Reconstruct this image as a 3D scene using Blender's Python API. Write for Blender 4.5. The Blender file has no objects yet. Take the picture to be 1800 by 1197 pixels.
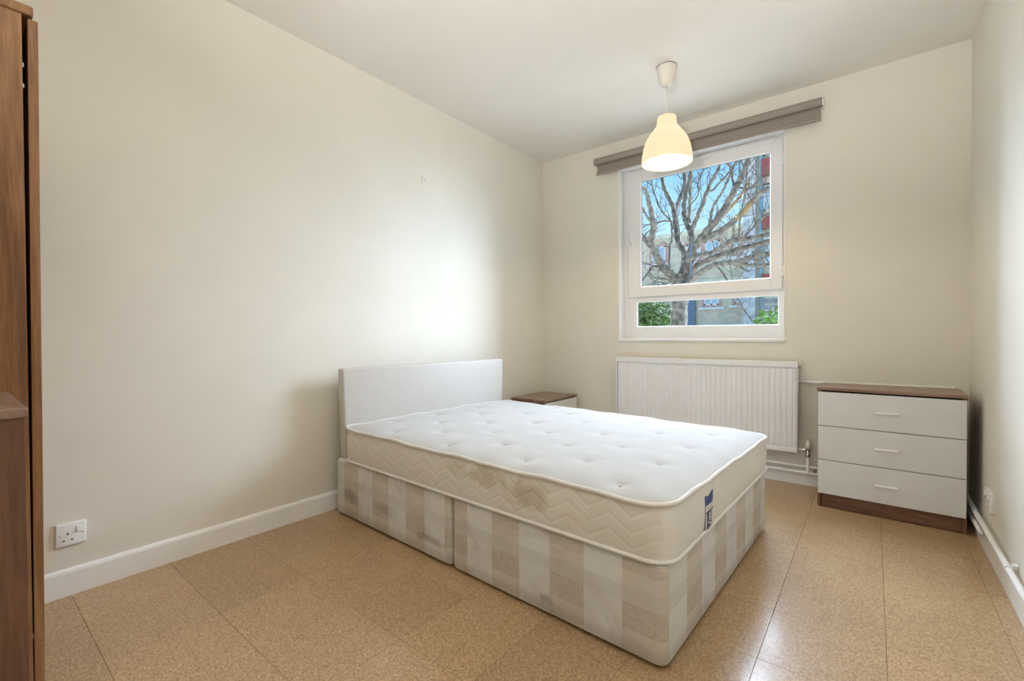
import bpy, bmesh, math, random
import numpy as np
from mathutils import Vector, Matrix

random.seed(7)
rng = np.random.default_rng(7)
scene = bpy.context.scene
COL = scene.collection
R = math.radians

# ------------------------------------------------------------------ camera
FPX, YAW, PITCH, ROLL, CAMZ = 797.09, 0.672313, -0.0122189, -0.004944, 0.97456
fw = Vector((-math.sin(YAW) * math.cos(PITCH), math.cos(YAW) * math.cos(PITCH), math.sin(PITCH)))
rt0 = Vector((math.cos(YAW), math.sin(YAW), 0))
up0 = rt0.cross(fw)
rt = rt0 * math.cos(ROLL) + up0 * math.sin(ROLL)
up = up0 * math.cos(ROLL) - rt0 * math.sin(ROLL)
cam_data = bpy.data.cameras.new('camera')
cam_data.sensor_width = 36.0
cam_data.lens = FPX / 1800.0 * 36.0
cam_data.clip_start = 0.02
cam = bpy.data.objects.new('camera', cam_data)
COL.objects.link(cam)
cam.matrix_world = Matrix(((rt.x, up.x, -fw.x, 0), (rt.y, up.y, -fw.y, 0), (rt.z, up.z, -fw.z, CAMZ), (0, 0, 0, 1)))
scene.camera = cam

# ------------------------------------------------------------------ view, world, lights
vs = scene.view_settings
vs.view_transform = 'Standard'
vs.look = 'None'
vs.exposure = 0.08
vs.gamma = 1.0
vs.use_curve_mapping = False
scene.cycles.use_denoising = True
scene.cycles.max_bounces = 8
scene.cycles.diffuse_bounces = 5
scene.cycles.transparent_max_bounces = 16

world = bpy.data.worlds.new('sky')
scene.world = world
world.use_nodes = True
wn, wl = world.node_tree.nodes, world.node_tree.links
wn.clear()
wo = wn.new('ShaderNodeOutputWorld')
wb = wn.new('ShaderNodeBackground')
wr = wn.new('ShaderNodeValToRGB')
wx = wn.new('ShaderNodeSeparateXYZ')
wt = wn.new('ShaderNodeTexCoord')
wl.new(wt.outputs['Generated'], wx.inputs[0])
wl.new(wx.outputs['Z'], wr.inputs[0])
wl.new(wr.outputs[0], wb.inputs[0])
wl.new(wb.outputs[0], wo.inputs[0])
cr = wr.color_ramp
cr.elements[0].position = 0.0
cr.elements[0].color = (0.72, 0.86, 0.97, 1)
cr.elements[1].position = 1.0
cr.elements[1].color = (0.10, 0.34, 0.80, 1)
e = cr.elements.new(0.16); e.color = (0.52, 0.78, 0.98, 1)
e = cr.elements.new(0.36); e.color = (0.20, 0.53, 0.95, 1)
wb.inputs[1].default_value = 1.3


def light(name, kind, loc, energy, color, aim=None, **kw):
    d = bpy.data.lights.new(name, kind)
    d.energy = energy
    d.color = color
    for k, v in kw.items():
        setattr(d, k, v)
    o = bpy.data.objects.new(name, d)
    COL.objects.link(o)
    o.location = loc
    if aim is not None:
        o.rotation_euler = (Vector(aim) - Vector(loc)).to_track_quat('-Z', 'Y').to_euler()
    return o


# hazy bright sun behind the houses opposite, coming in through the window
light('daylight_sun', 'SUN', (0.2, 14, 6.5), 48.0, (0.81, 0.97, 1.22), aim=(0, 0, 2.0), angle=R(103))
# added fill spot beside the camera, bounced off the ceiling like a flash
light('bounce_fill', 'SPOT', (-0.25, -0.15, 1.35), 162.0, (0.99, 0.98, 0.96), aim=(-0.36, 0.50, 2.55),
      spot_size=R(120), spot_blend=0.6, shadow_soft_size=0.05)

# ------------------------------------------------------------------ materials
MATS = {}


def new_mat(name):
    m = bpy.data.materials.new(name)
    m.use_nodes = True
    nt = m.node_tree
    b = nt.nodes['Principled BSDF']
    MATS[name] = m
    return m, nt, b


def N(nt, t, **kw):
    n = nt.nodes.new(t)
    for k, v in kw.items():
        setattr(n, k, v)
    return n


def mathn(nt, op, a, b=None, c=None):
    n = N(nt, 'ShaderNodeMath', operation=op)
    for i, v in enumerate((a, b, c)):
        if v is None:
            continue
        if isinstance(v, (int, float)):
            n.inputs[i].default_value = v
        else:
            nt.links.new(v, n.inputs[i])
    return n.outputs[0]


def mixc(nt, fac, a, b, mode='MIX'):
    n = N(nt, 'ShaderNodeMix', data_type='RGBA', blend_type=mode)
    for i, v in ((0, fac), (6, a), (7, b)):
        if isinstance(v, (int, float)):
            n.inputs[i].default_value = v
        elif isinstance(v, tuple):
            n.inputs[i].default_value = (*v, 1) if len(v) == 3 else v
        else:
            nt.links.new(v, n.inputs[i])
    return n.outputs[2]


def coords(nt, kind='Object', scale=(1, 1, 1), rot=(0, 0, 0)):
    t = N(nt, 'ShaderNodeTexCoord')
    mp = N(nt, 'ShaderNodeMapping')
    mp.inputs['Scale'].default_value = scale
    mp.inputs['Rotation'].default_value = rot
    nt.links.new(t.outputs[kind], mp.inputs[0])
    return mp.outputs[0]


def noise(nt, vec, scale, detail=4, rough=0.55, dist=0.0):
    n = N(nt, 'ShaderNodeTexNoise')
    n.inputs['Scale'].default_value = scale
    n.inputs['Detail'].default_value = detail
    n.inputs['Roughness'].default_value = rough
    n.inputs['Distortion'].default_value = dist
    nt.links.new(vec, n.inputs['Vector'])
    return n.outputs['Fac']


def ramp(nt, fac, stops):
    n = N(nt, 'ShaderNodeValToRGB')
    el = n.color_ramp.elements
    while len(el) < len(stops):
        el.new(0.5)
    for e_, (p, c) in zip(el, stops):
        e_.position = p
        e_.color = (*c, 1) if len(c) == 3 else c
    nt.links.new(fac, n.inputs[0])
    return n.outputs[0]


def bump(nt, b, height, strength=0.2, dist=0.01):
    n = N(nt, 'ShaderNodeBump')
    n.inputs['Strength'].default_value = strength
    n.inputs['Distance'].default_value = dist
    nt.links.new(height, n.inputs['Height'])
    nt.links.new(n.outputs[0], b.inputs['Normal'])


def plain(name, col, rough=0.5, metal=0.0, spec=0.5, grain=0.0, gscale=40, bmp=0.0, bscale=200):
    m, nt, b = new_mat(name)
    b.inputs['Roughness'].default_value = rough
    b.inputs['Metallic'].default_value = metal
    b.inputs['Specular IOR Level'].default_value = spec
    b.inputs['Base Color'].default_value = (*col, 1)
    v = coords(nt)
    if grain:
        f = noise(nt, v, gscale)
        lo = tuple(c * (1 - grain) for c in col)
        hi = tuple(min(1, c * (1 + grain)) for c in col)
        nt.links.new(ramp(nt, f, [(0.3, lo), (0.7, hi)]), b.inputs['Base Color'])
    if bmp:
        bump(nt, b, noise(nt, v, bscale, 3), bmp, 0.002)
    return m


plain('wall_paint', (0.785, 0.75, 0.665), 0.62, spec=0.35, grain=0.02, gscale=3, bmp=0.10, bscale=90)
plain('ceiling_paint', (0.82, 0.79, 0.73), 0.8, spec=0.2, grain=0.015, gscale=3)
plain('white_gloss', (0.90, 0.90, 0.89), 0.35, spec=0.5, grain=0.015, gscale=8)
plain('white_plastic', (0.84, 0.84, 0.84), 0.3, grain=0.01, gscale=20)
plain('radiator_white', (0.88, 0.885, 0.90), 0.35, grain=0.01, gscale=10)
plain('reveal_white', (0.86, 0.86, 0.86), 0.45, grain=0.01, gscale=10)
plain('drawer_white', (0.73, 0.735, 0.725), 0.32, grain=0.015, gscale=6)
plain('handle_white', (0.93, 0.93, 0.93), 0.3, grain=0.01)
plain('dark_slot', (0.012, 0.011, 0.01), 0.6, grain=0.1)
plain('dark_gap', (0.02, 0.016, 0.013), 0.8, grain=0.1)
plain('chrome', (0.6, 0.6, 0.6), 0.25, metal=1.0, grain=0.05)
plain('brass_dull', (0.45, 0.42, 0.36), 0.4, metal=0.8, grain=0.1)
plain('floor_screed', (0.17, 0.11, 0.065), 0.9, grain=0.1)
plain('blind_fabric', (0.33, 0.285, 0.25), 0.85, spec=0.2, grain=0.06, gscale=300, bmp=0.15, bscale=900)
plain('headboard_vinyl', (0.60, 0.575, 0.54), 0.42, spec=0.4, grain=0.012, gscale=12, bmp=0.05, bscale=400)
plain('piping_white', (0.80, 0.785, 0.745), 0.7, spec=0.2, grain=0.02, gscale=60)
plain('tuft_thread', (0.22, 0.21, 0.20), 0.9, grain=0.2)
plain('label_blue', (0.045, 0.115, 0.33), 0.6, grain=0.12, gscale=200)
plain('label_navy', (0.045, 0.06, 0.16), 0.6, grain=0.12, gscale=200)
plain('label_white', (0.66, 0.66, 0.66), 0.6, grain=0.03, gscale=200)
plain('cord_white', (0.78, 0.74, 0.68), 0.5, grain=0.02)
plain('rose_plastic', (0.74, 0.69, 0.60), 0.45, grain=0.02)
# outdoors
plain('bark_grey', (0.165, 0.138, 0.108), 0.95, grain=0.65, gscale=11, bmp=0.9, bscale=25)
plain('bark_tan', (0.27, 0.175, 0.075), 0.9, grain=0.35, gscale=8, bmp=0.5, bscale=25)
plain('twig_brown', (0.11, 0.085, 0.06), 0.9, grain=0.3, gscale=6)
plain('stone_cream', (0.70, 0.64, 0.48), 0.9, grain=0.15, gscale=5)
plain('stone_grey', (0.56, 0.55, 0.54), 0.9, grain=0.25, gscale=4)
plain('red_render', (0.34, 0.085, 0.065), 0.8, grain=0.25, gscale=5)
plain('terracotta', (0.55, 0.34, 0.27), 0.85, grain=0.2, gscale=6)
plain('teal_paint', (0.20, 0.34, 0.38), 0.5, grain=0.2, gscale=5)
plain('blue_paint', (0.13, 0.19, 0.28), 0.5, grain=0.12, gscale=4)
plain('frame_white', (0.74, 0.74, 0.74), 0.5, grain=0.05)
plain('far_glass', (0.44, 0.55, 0.60), 0.12, grain=0.12, gscale=2)
plain('slate_grey', (0.20, 0.21, 0.22), 0.7, grain=0.25, gscale=6)
plain('pale_paving', (0.52, 0.48, 0.41), 0.9, grain=0.2, gscale=2)
plain('weathered_rope', (0.13, 0.165, 0.19), 0.8, grain=0.3, gscale=20)


def leaf_mat(name, a, b_):
    m, nt, b = new_mat(name)
    v = coords(nt)
    f = noise(nt, v, 9, 2)
    nt.links.new(ramp(nt, f, [(0.3, a), (0.7, b_)]), b.inputs['Base Color'])
    b.inputs['Roughness'].default_value = 0.55
    b.inputs['Subsurface Weight'].default_value = 0.0
    return m


leaf_mat('hedge_leaf', (0.045, 0.095, 0.012), (0.20, 0.27, 0.06))
leaf_mat('shrub_leaf', (0.05, 0.13, 0.012), (0.15, 0.27, 0.04))


def wood(name, dark, mid, lite, axis='z', rough=0.42):
    m, nt, b = new_mat(name)
    s = {'x': (0.7, 9, 9), 'y': (9, 0.7, 9), 'z': (9, 9, 0.7)}[axis]
    v = coords(nt, 'Object', s)
    f1 = noise(nt, v, 1.6, 5, 0.6, 0.8)
    s2 = tuple(k * 5 for k in s)
    v2 = coords(nt, 'Object', s2)
    f2 = noise(nt, v2, 3.0, 3, 0.6, 0.2)
    f = mathn(nt, 'ADD', mathn(nt, 'MULTIPLY', f1, 0.68), mathn(nt, 'MULTIPLY', f2, 0.32))
    nt.links.new(ramp(nt, f, [(0.34, dark), (0.5, mid), (0.66, lite)]), b.inputs['Base Color'])
    b.inputs['Roughness'].default_value = rough
    b.inputs['Specular IOR Level'].default_value = 0.4
    bump(nt, b, f2, 0.06, 0.002)
    return m


wood('walnut_v', (0.085, 0.038, 0.020), (0.175, 0.085, 0.046), (0.27, 0.145, 0.085), 'z')
wood('walnut_x', (0.10, 0.045, 0.030), (0.19, 0.095, 0.060), (0.28, 0.155, 0.105), 'x')
wood('walnut_y', (0.13, 0.072, 0.048), (0.22, 0.135, 0.092), (0.31, 0.20, 0.145), 'y')
wood('walnut_warm', (0.145, 0.060, 0.022), (0.27, 0.128, 0.050), (0.40, 0.215, 0.095), 'z')
wood('walnut_dark', (0.06, 0.026, 0.014), (0.135, 0.062, 0.036), (0.20, 0.100, 0.062), 'z')
wood('walnut_top_sheen', (0.17, 0.10, 0.072), (0.27, 0.175, 0.128), (0.36, 0.25, 0.19), 'x', 0.35)  # walnut made paler for tops, reflected light put into the colour


def cork():
    m, nt, b = new_mat('cork_tile')
    v = coords(nt, 'Object')
    oi = N(nt, 'ShaderNodeObjectInfo')
    g = N(nt, 'ShaderNodeNewGeometry')
    vo = N(nt, 'ShaderNodeTexVoronoi')
    vo.inputs['Scale'].default_value = 260
    nt.links.new(g.outputs['Position'], vo.inputs['Vector'])
    sep = N(nt, 'ShaderNodeSeparateColor')
    nt.links.new(vo.outputs['Color'], sep.inputs[0])
    f2 = noise(nt, g.outputs['Position'], 130, 3, 0.6)
    f3 = noise(nt, g.outputs['Position'], 2.2, 3, 0.5)
    f = mathn(nt, 'ADD', mathn(nt, 'MULTIPLY', sep.outputs[0], 0.45), mathn(nt, 'MULTIPLY', f2, 0.55))
    c = ramp(nt, f, [(0.18, (0.275, 0.155, 0.067)), (0.42, (0.425, 0.272, 0.139)), (0.62, (0.525, 0.362, 0.202)), (0.85, (0.66, 0.505, 0.318))])
    var = mathn(nt, 'ADD', mathn(nt, 'MULTIPLY', oi.outputs['Random'], 0.15), mathn(nt, 'MULTIPLY', f3, 0.20))
    var = mathn(nt, 'ADD', var, 0.815)
    hs = N(nt, 'ShaderNodeHueSaturation')
    hs.inputs['Saturation'].default_value = 1.0
    nt.links.new(c, hs.inputs['Color'])
    nt.links.new(var, hs.inputs['Value'])
    nt.links.new(hs.outputs[0], b.inputs['Base Color'])
    b.inputs['Roughness'].default_value = 0.36
    b.inputs['Specular IOR Level'].default_value = 0.5
    b.inputs['Coat Weight'].default_value = 0.42
    b.inputs['Coat Roughness'].default_value = 0.16
    bump(nt, b, f2, 0.16, 0.001)


cork()


def mattress_mats():
    # top panel: knitted white damask, faint squared motif as relief
    m, nt, b = new_mat('mattress_top')
    v = coords(nt)
    f = noise(nt, v, 260, 2)
    f2 = noise(nt, v, 9, 3)
    nt.links.new(ramp(nt, f2, [(0.3, (0.56, 0.56, 0.56)), (0.7, (0.59, 0.59, 0.585))]), b.inputs['Base Color'])
    b.inputs['Roughness'].default_value = 0.85
    b.inputs['Specular IOR Level'].default_value = 0.15
    bump(nt, b, mathn(nt, 'ADD', mathn(nt, 'MULTIPLY', f, 0.25), mathn(nt, 'MULTIPLY', f2, 1.0)), 0.25, 0.01)
    # quilted border
    for name, quilt in (('mattress_side', 1.0), ('mattress_end_lit', 0.12)):
        m, nt, b = new_mat(name)
        t = N(nt, 'ShaderNodeTexCoord')
        sp = N(nt, 'ShaderNodeSeparateXYZ')
        nt.links.new(t.outputs['Object'], sp.inputs[0])
        x, y, z = sp.outputs
        al = x if quilt > 0.5 else y
        tri = mathn(nt, 'PINGPONG', mathn(nt, 'ADD', al, 10.0), 0.075)
        ph = mathn(nt, 'SUBTRACT', z, mathn(nt, 'MULTIPLY', tri, 0.60))
        w = mathn(nt, 'PINGPONG', mathn(nt, 'ADD', ph, 5.0), 0.0235)      # 0..0.0235
        groove = mathn(nt, 'SMOOTH_MIN', mathn(nt, 'MULTIPLY', w, 60.0), 0.55, 0.4)
        fine = noise(nt, t.outputs['Object'], 320, 2)
        big = noise(nt, t.outputs['Object'], 5, 3)
        h = mathn(nt, 'ADD', mathn(nt, 'MULTIPLY', groove, quilt), mathn(nt, 'MULTIPLY', fine, 0.10))
        bump(nt, b, h, 0.42, 0.006)
        base = ramp(nt, big, [(0.3, (0.76, 0.72, 0.645)), (0.7, (0.80, 0.765, 0.695))]) if quilt > 0.5 else \
            ramp(nt, big, [(0.3, (0.80, 0.775, 0.72)), (0.7, (0.84, 0.82, 0.77))])  # end border paler than the side: light on the foot painted in
        if quilt > 0.5:
            for (sx, sz, rx, rz, k) in ((-0.70, 0.125, 0.10, 0.05, 0.50), (-0.50, 0.105, 0.11, 0.055, 0.55), (-0.86, 0.13, 0.07, 0.035, 0.25)):
                dx = mathn(nt, 'DIVIDE', mathn(nt, 'SUBTRACT', x, sx), rx)
                dz = mathn(nt, 'DIVIDE', mathn(nt, 'SUBTRACT', z, sz), rz)
                d2 = mathn(nt, 'ADD', mathn(nt, 'MULTIPLY', dx, dx), mathn(nt, 'MULTIPLY', dz, dz))
                wob = mathn(nt, 'MULTIPLY', mathn(nt, 'SUBTRACT', noise(nt, t.outputs['Object'], 22, 3), 0.5), 2.2)
                fac = N(nt, 'ShaderNodeMapRange')
                nt.links.new(mathn(nt, 'ADD', d2, wob), fac.inputs[0])
                fac.inputs[1].default_value = 1.25
                fac.inputs[2].default_value = 0.0
                fac.inputs[3].default_value = 0.0
                fac.inputs[4].default_value = k
                base = mixc(nt, fac.outputs[0], base, (0.40, 0.34, 0.19))
        nt.links.new(base, b.inputs['Base Color'])
        b.inputs['Roughness'].default_value = 0.8
        b.inputs['Specular IOR Level'].default_value = 0.2


mattress_mats()


def divan_mat():
    m, nt, b = new_mat('divan_fabric')
    t = N(nt, 'ShaderNodeTexCoord')
    sp = N(nt, 'ShaderNodeSeparateXYZ')
    nt.links.new(t.outputs['UV'], sp.inputs[0])
    u, v = sp.outputs[0], sp.outputs[1]
    col = mathn(nt, 'MODULO', mathn(nt, 'FLOOR', mathn(nt, 'DIVIDE', mathn(nt, 'ADD', u, 13.55), 0.1355)), 2.0)   # 1 = brown columns
    # row pattern of the checks
    def row(a, c):
        return mathn(nt, 'MULTIPLY', mathn(nt, 'GREATER_THAN', v, a), mathn(nt, 'LESS_THAN', v, c))
    r_top = row(0.262, 0.32)
    r_mid = row(0.165, 0.215)
    r_pat = row(0.085, 0.165)
    r_low = row(0.025, 0.052)
    tex = noise(nt, t.outputs['UV'], 70, 2, 0.6, 1.5)
    motif = N(nt, 'ShaderNodeTexVoronoi')
    motif.feature = 'DISTANCE_TO_EDGE'
    motif.inputs['Scale'].default_value = 75
    nt.links.new(t.outputs['UV'], motif.inputs['Vector'])
    mo = mathn(nt, 'LESS_THAN', motif.outputs['Distance'], 0.09)
    weave = noise(nt, coords(nt, 'UV', (1, 1, 1)), 420, 2)
    base_l = (0.76, 0.76, 0.74)
    base_b = (0.67, 0.625, 0.555)
    c = mixc(nt, col, base_l, base_b)
    grey = mathn(nt, 'MULTIPLY', r_mid, 0.28)
    c = mixc(nt, grey, c, (0.50, 0.47, 0.43))
    pat = mathn(nt, 'MULTIPLY', mathn(nt, 'ADD', r_pat, mathn(nt, 'MULTIPLY', r_top, 0.7)), mathn(nt, 'ADD', mathn(nt, 'MULTIPLY', col, 0.42), 0.10))
    pat = mathn(nt, 'MULTIPLY', pat, mathn(nt, 'ADD', mathn(nt, 'MULTIPLY', mo, 0.40), mathn(nt, 'MULTIPLY', tex, 0.95)))
    c = mixc(nt, pat, c, (0.38, 0.31, 0.22))
    c = mixc(nt, mathn(nt, 'MULTIPLY', r_low, 0.2), c, (0.48, 0.44, 0.39))
    # grime
    dirt = noise(nt, t.outputs['UV'], 5.5, 5, 0.65, 0.5)
    d = N(nt, 'ShaderNodeMapRange')
    nt.links.new(dirt, d.inputs[0])
    d.inputs[1].default_value = 0.50
    d.inputs[2].default_value = 0.78
    d.inputs[3].default_value = 0.0
    d.inputs[4].default_value = 0.62
    c = mixc(nt, d.outputs[0], c, (0.42, 0.38, 0.32))
    for (su, sv, ru, rv, k) in ((-1.70, 0.125, 0.09, 0.035, 0.55), (-1.05, 0.085, 0.12, 0.02, 0.5), (-1.38, 0.13, 0.10, 0.03, 0.35), (-0.42, 0.06, 0.03, 0.02, 0.5)):
        dx = mathn(nt, 'DIVIDE', mathn(nt, 'SUBTRACT', u, su), ru)
        dz = mathn(nt, 'DIVIDE', mathn(nt, 'SUBTRACT', v, sv), rv)
        d2 = mathn(nt, 'ADD', mathn(nt, 'MULTIPLY', dx, dx), mathn(nt, 'MULTIPLY', dz, dz))
        wob = mathn(nt, 'MULTIPLY', mathn(nt, 'SUBTRACT', noise(nt, t.outputs['UV'], 35, 4), 0.5), 2.6)
        f = N(nt, 'ShaderNodeMapRange')
        nt.links.new(mathn(nt, 'ADD', d2, wob), f.inputs[0])
        f.inputs[1].default_value = 1.2
        f.inputs[2].default_value = 0.0
        f.inputs[3].default_value = 0.0
        f.inputs[4].default_value = k
        c = mixc(nt, f.outputs[0], c, (0.22, 0.19, 0.15))
    nt.links.new(c, b.inputs['Base Color'])
    b.inputs['Roughness'].default_value = 0.75
    b.inputs['Specular IOR Level'].default_value = 0.25
    bump(nt, b, mathn(nt, 'ADD', weave, mathn(nt, 'MULTIPLY', tex, 0.6)), 0.18, 0.002)


divan_mat()


def glass_mat():
    m = bpy.data.materials.new('window_glass')
    m.use_nodes = True
    nt = m.node_tree
    nt.nodes.clear()
    out = N(nt, 'ShaderNodeOutputMaterial')
    mix = N(nt, 'ShaderNodeMixShader')
    tr = N(nt, 'ShaderNodeBsdfTransparent')
    tr.inputs[0].default_value = (0.97, 0.98, 0.975, 1)
    gl = N(nt, 'ShaderNodeBsdfGlossy')
    gl.inputs['Roughness'].default_value = 0.01
    gl.inputs[0].default_value = (0.9, 0.95, 0.95, 1)
    fr = N(nt, 'ShaderNodeLayerWeight')
    fr.inputs[0].default_value = 0.12
    nt.links.new(fr.outputs['Fresnel'], mix.inputs[0])
    nt.links.new(tr.outputs[0], mix.inputs[1])
    nt.links.new(gl.outputs[0], mix.inputs[2])
    nt.links.new(mix.outputs[0], out.inputs[0])
    MATS['window_glass'] = m


glass_mat()


def shade_mat():
    m, nt, b = new_mat('opal_shade')
    b.inputs['Base Color'].default_value = (0.16, 0.13, 0.09, 1)
    b.inputs['Roughness'].default_value = 0.35
    v = coords(nt)
    f = noise(nt, v, 4, 1)
    nt.links.new(ramp(nt, f, [(0.3, (1.0, 0.80, 0.49)), (0.7, (1.0, 0.83, 0.53))]), b.inputs['Emission Color'])
    b.inputs['Emission Strength'].default_value = 0.84
    m, nt, b = new_mat('opal_inside')
    b.inputs['Base Color'].default_value = (0.03, 0.026, 0.02, 1)
    v = coords(nt)
    nt.links.new(ramp(nt, noise(nt, v, 4, 1), [(0.3, (1.0, 0.88, 0.62)), (0.7, (1.0, 0.90, 0.66))]), b.inputs['Emission Color'])
    b.inputs['Emission Strength'].default_value = 0.93
    m, nt, b = new_mat('bulb_glow')
    b.inputs['Base Color'].default_value = (0.9, 0.85, 0.75, 1)
    v = coords(nt)
    nt.links.new(ramp(nt, noise(nt, v, 4, 1), [(0.3, (1.0, 0.84, 0.58)), (0.7, (1.0, 0.87, 0.62))]), b.inputs['Emission Color'])
    b.inputs['Emission Strength'].default_value = 1.6


shade_mat()


def brick_mat(name, c1, c2, mortar):
    m, nt, b = new_mat(name)
    t = N(nt, 'ShaderNodeTexCoord')
    sp = N(nt, 'ShaderNodeSeparateXYZ')
    nt.links.new(t.outputs['Object'], sp.inputs[0])
    cb = N(nt, 'ShaderNodeCombineXYZ')
    nt.links.new(mathn(nt, 'ADD', sp.outputs[0], sp.outputs[1]), cb.inputs[0])
    nt.links.new(sp.outputs[2], cb.inputs[1])
    br = N(nt, 'ShaderNodeTexBrick')
    br.inputs['Scale'].default_value = 1.0
    br.inputs['Brick Width'].default_value = 0.24
    br.inputs['Row Height'].default_value = 0.085
    br.inputs['Mortar Size'].default_value = 0.010
    br.inputs['Color1'].default_value = (*c1, 1)
    br.inputs['Color2'].default_value = (*c2, 1)
    br.inputs['Mortar'].default_value = (*mortar, 1)
    nt.links.new(cb.outputs[0], br.inputs['Vector'])
    f = noise(nt, t.outputs['Object'], 3, 5, 0.7)
    hs = N(nt, 'ShaderNodeHueSaturation')
    nt.links.new(br.outputs['Color'], hs.inputs['Color'])
    nt.links.new(mathn(nt, 'ADD', mathn(nt, 'MULTIPLY', f, 0.9), 0.55), hs.inputs['Value'])
    nt.links.new(hs.outputs[0], b.inputs['Base Color'])
    b.inputs['Roughness'].default_value = 0.9
    bump(nt, b, br.outputs['Fac'], 0.4, -0.01)


brick_mat('stock_brick', (0.68, 0.55, 0.37), (0.52, 0.44, 0.33), (0.74, 0.67, 0.54))
M = MATS

# ------------------------------------------------------------------ mesh helpers


def link(o, parent=None):
    COL.objects.link(o)
    if parent is not None:
        o.parent = parent
    return o


def empty(name, loc=(0, 0, 0), rz=0.0, parent=None):
    o = bpy.data.objects.new(name, None)
    o.empty_display_size = 0.1
    o.location = loc
    o.rotation_euler = (0, 0, rz)
    return link(o, parent)


def tag(o, label=None, cat=None, group=None, kind=None):
    if label: o['label'] = label
    if cat: o['category'] = cat
    if group: o['group'] = group
    if kind: o['kind'] = kind
    return o


def from_bm(name, bm, mat, parent=None, smooth=False, loc=None):
    me = bpy.data.meshes.new(name)
    bm.to_mesh(me)
    bm.free()
    for mm in (mat if isinstance(mat, (list, tuple)) else [mat]):
        me.materials.append(M[mm] if isinstance(mm, str) else mm)
    if smooth:
        me.shade_smooth()
    o = bpy.data.objects.new(name, me)
    if loc: o.location = loc
    return link(o, parent)


def from_data(name, verts, faces, mat, parent=None, smooth=False):
    me = bpy.data.meshes.new(name)
    me.from_pydata([tuple(v) for v in verts], [], faces)
    me.update()
    for mm in (mat if isinstance(mat, (list, tuple)) else [mat]):
        me.materials.append(M[mm])
    if smooth:
        me.shade_smooth()
    o = bpy.data.objects.new(name, me)
    return link(o, parent)


def bbox_add(bm, x0, x1, y0, y1, z0, z1, bev=0.0, seg=2):
    r = bmesh.ops.create_cube(bm, size=1.0)
    vs_ = r['verts']
    for v in vs_:
        v.co = Vector(((x0 + x1) / 2 + v.co.x * (x1 - x0), (y0 + y1) / 2 + v.co.y * (y1 - y0), (z0 + z1) / 2 + v.co.z * (z1 - z0)))
    if bev:
        ed = list({e_ for v in vs_ for e_ in v.link_edges})
        bmesh.ops.bevel(bm, geom=ed, offset=bev, segments=seg, affect='EDGES', profile=0.5)


def box(name, x0, x1, y0, y1, z0, z1, mat, parent=None, bev=0.0, seg=2):
    bm = bmesh.new()
    bbox_add(bm, x0, x1, y0, y1, z0, z1, bev, seg)
    return from_bm(name, bm, mat, parent)


def boxes(name, lst, mat, parent=None, bev=0.0):
    bm = bmesh.new()
    for b_ in lst:
        bbox_add(bm, *b_, bev)
    return from_bm(name, bm, mat, parent)


def tube_data(pts, rad, n=8, cap=True, off=0):
    pts = [Vector(p) for p in pts]
    if isinstance(rad, (int, float)):
        rad = [rad] * len(pts)
    V, F = [], []
    t = (pts[1] - pts[0]).normalized()
    ref = Vector((0, 0, 1)) if abs(t.z) < 0.9 else Vector((1, 0, 0))
    a = t.cross(ref).normalized()
    for i, p in enumerate(pts):
        if i == 0: t = (pts[1] - p)
        elif i == len(pts) - 1: t = (p - pts[i - 1])
        else: t = (pts[i + 1] - pts[i - 1])
        t.normalize()
        a = (a - t * a.dot(t)).normalized()
        b_ = t.cross(a)
        for k in range(n):
            th = 2 * math.pi * k / n
            V.append(p + (a * math.cos(th) + b_ * math.sin(th)) * rad[i])
    for i in range(len(pts) - 1):
        for k in range(n):
            k2 = (k + 1) % n
            F.append((off + i * n + k, off + i * n + k2, off + (i + 1) * n + k2, off + (i + 1) * n + k))
    if cap:
        F.append(tuple(off + k for k in range(n))[::-1])
        F.append(tuple(off + (len(pts) - 1) * n + k for k in range(n)))
    return V, F


def tube(name, pts, rad, mat, parent=None, n=10):
    V, F = tube_data(pts, rad, n)
    o = from_data(name, V, F, mat, parent, True)
    return o


def lathe(name, prof, mat, parent=None, n=40, close=False):
    V, F = [], []
    for (r_, z) in prof:
        for k in range(n):
            th = 2 * math.pi * k / n
            V.append((r_ * math.cos(th), r_ * math.sin(th), z))
    for i in range(len(prof) - 1):
        for k in range(n):
            k2 = (k + 1) % n
            F.append((i * n + k, i * n + k2, (i + 1) * n + k2, (i + 1) * n + k))
    return from_data(name, V, F, mat, parent, True)


def cyl(name, c, r_, depth, axis, mat, parent=None, n=16, r2=None):
    d = {'x': Vector((1, 0, 0)), 'y': Vector((0, 1, 0)), 'z': Vector((0, 0, 1))}[axis] * depth / 2
    c = Vector(c)
    V, F = tube_data([c - d, c + d], [r_, r2 if r2 is not None else r_], n)
    return from_data(name, V, F, mat, parent)


def rr_loop(x0, x1, y0, y1, r_, k=6, step=0.06):
    """rounded rectangle, counter-clockwise, starting on the near (low y) side at the left"""
    out = []
    for (cx, cy, a0) in ((x1 - r_, y0 + r_, -90), (x1 - r_, y1 - r_, 0), (x0 + r_, y1 - r_, 90), (x0 + r_, y0 + r_, 180)):
        for i in range(k + 1):
            a = R(a0 + 90 * i / k)
            out.append((cx + r_ * math.cos(a), cy + r_ * math.sin(a)))
    return out


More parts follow.
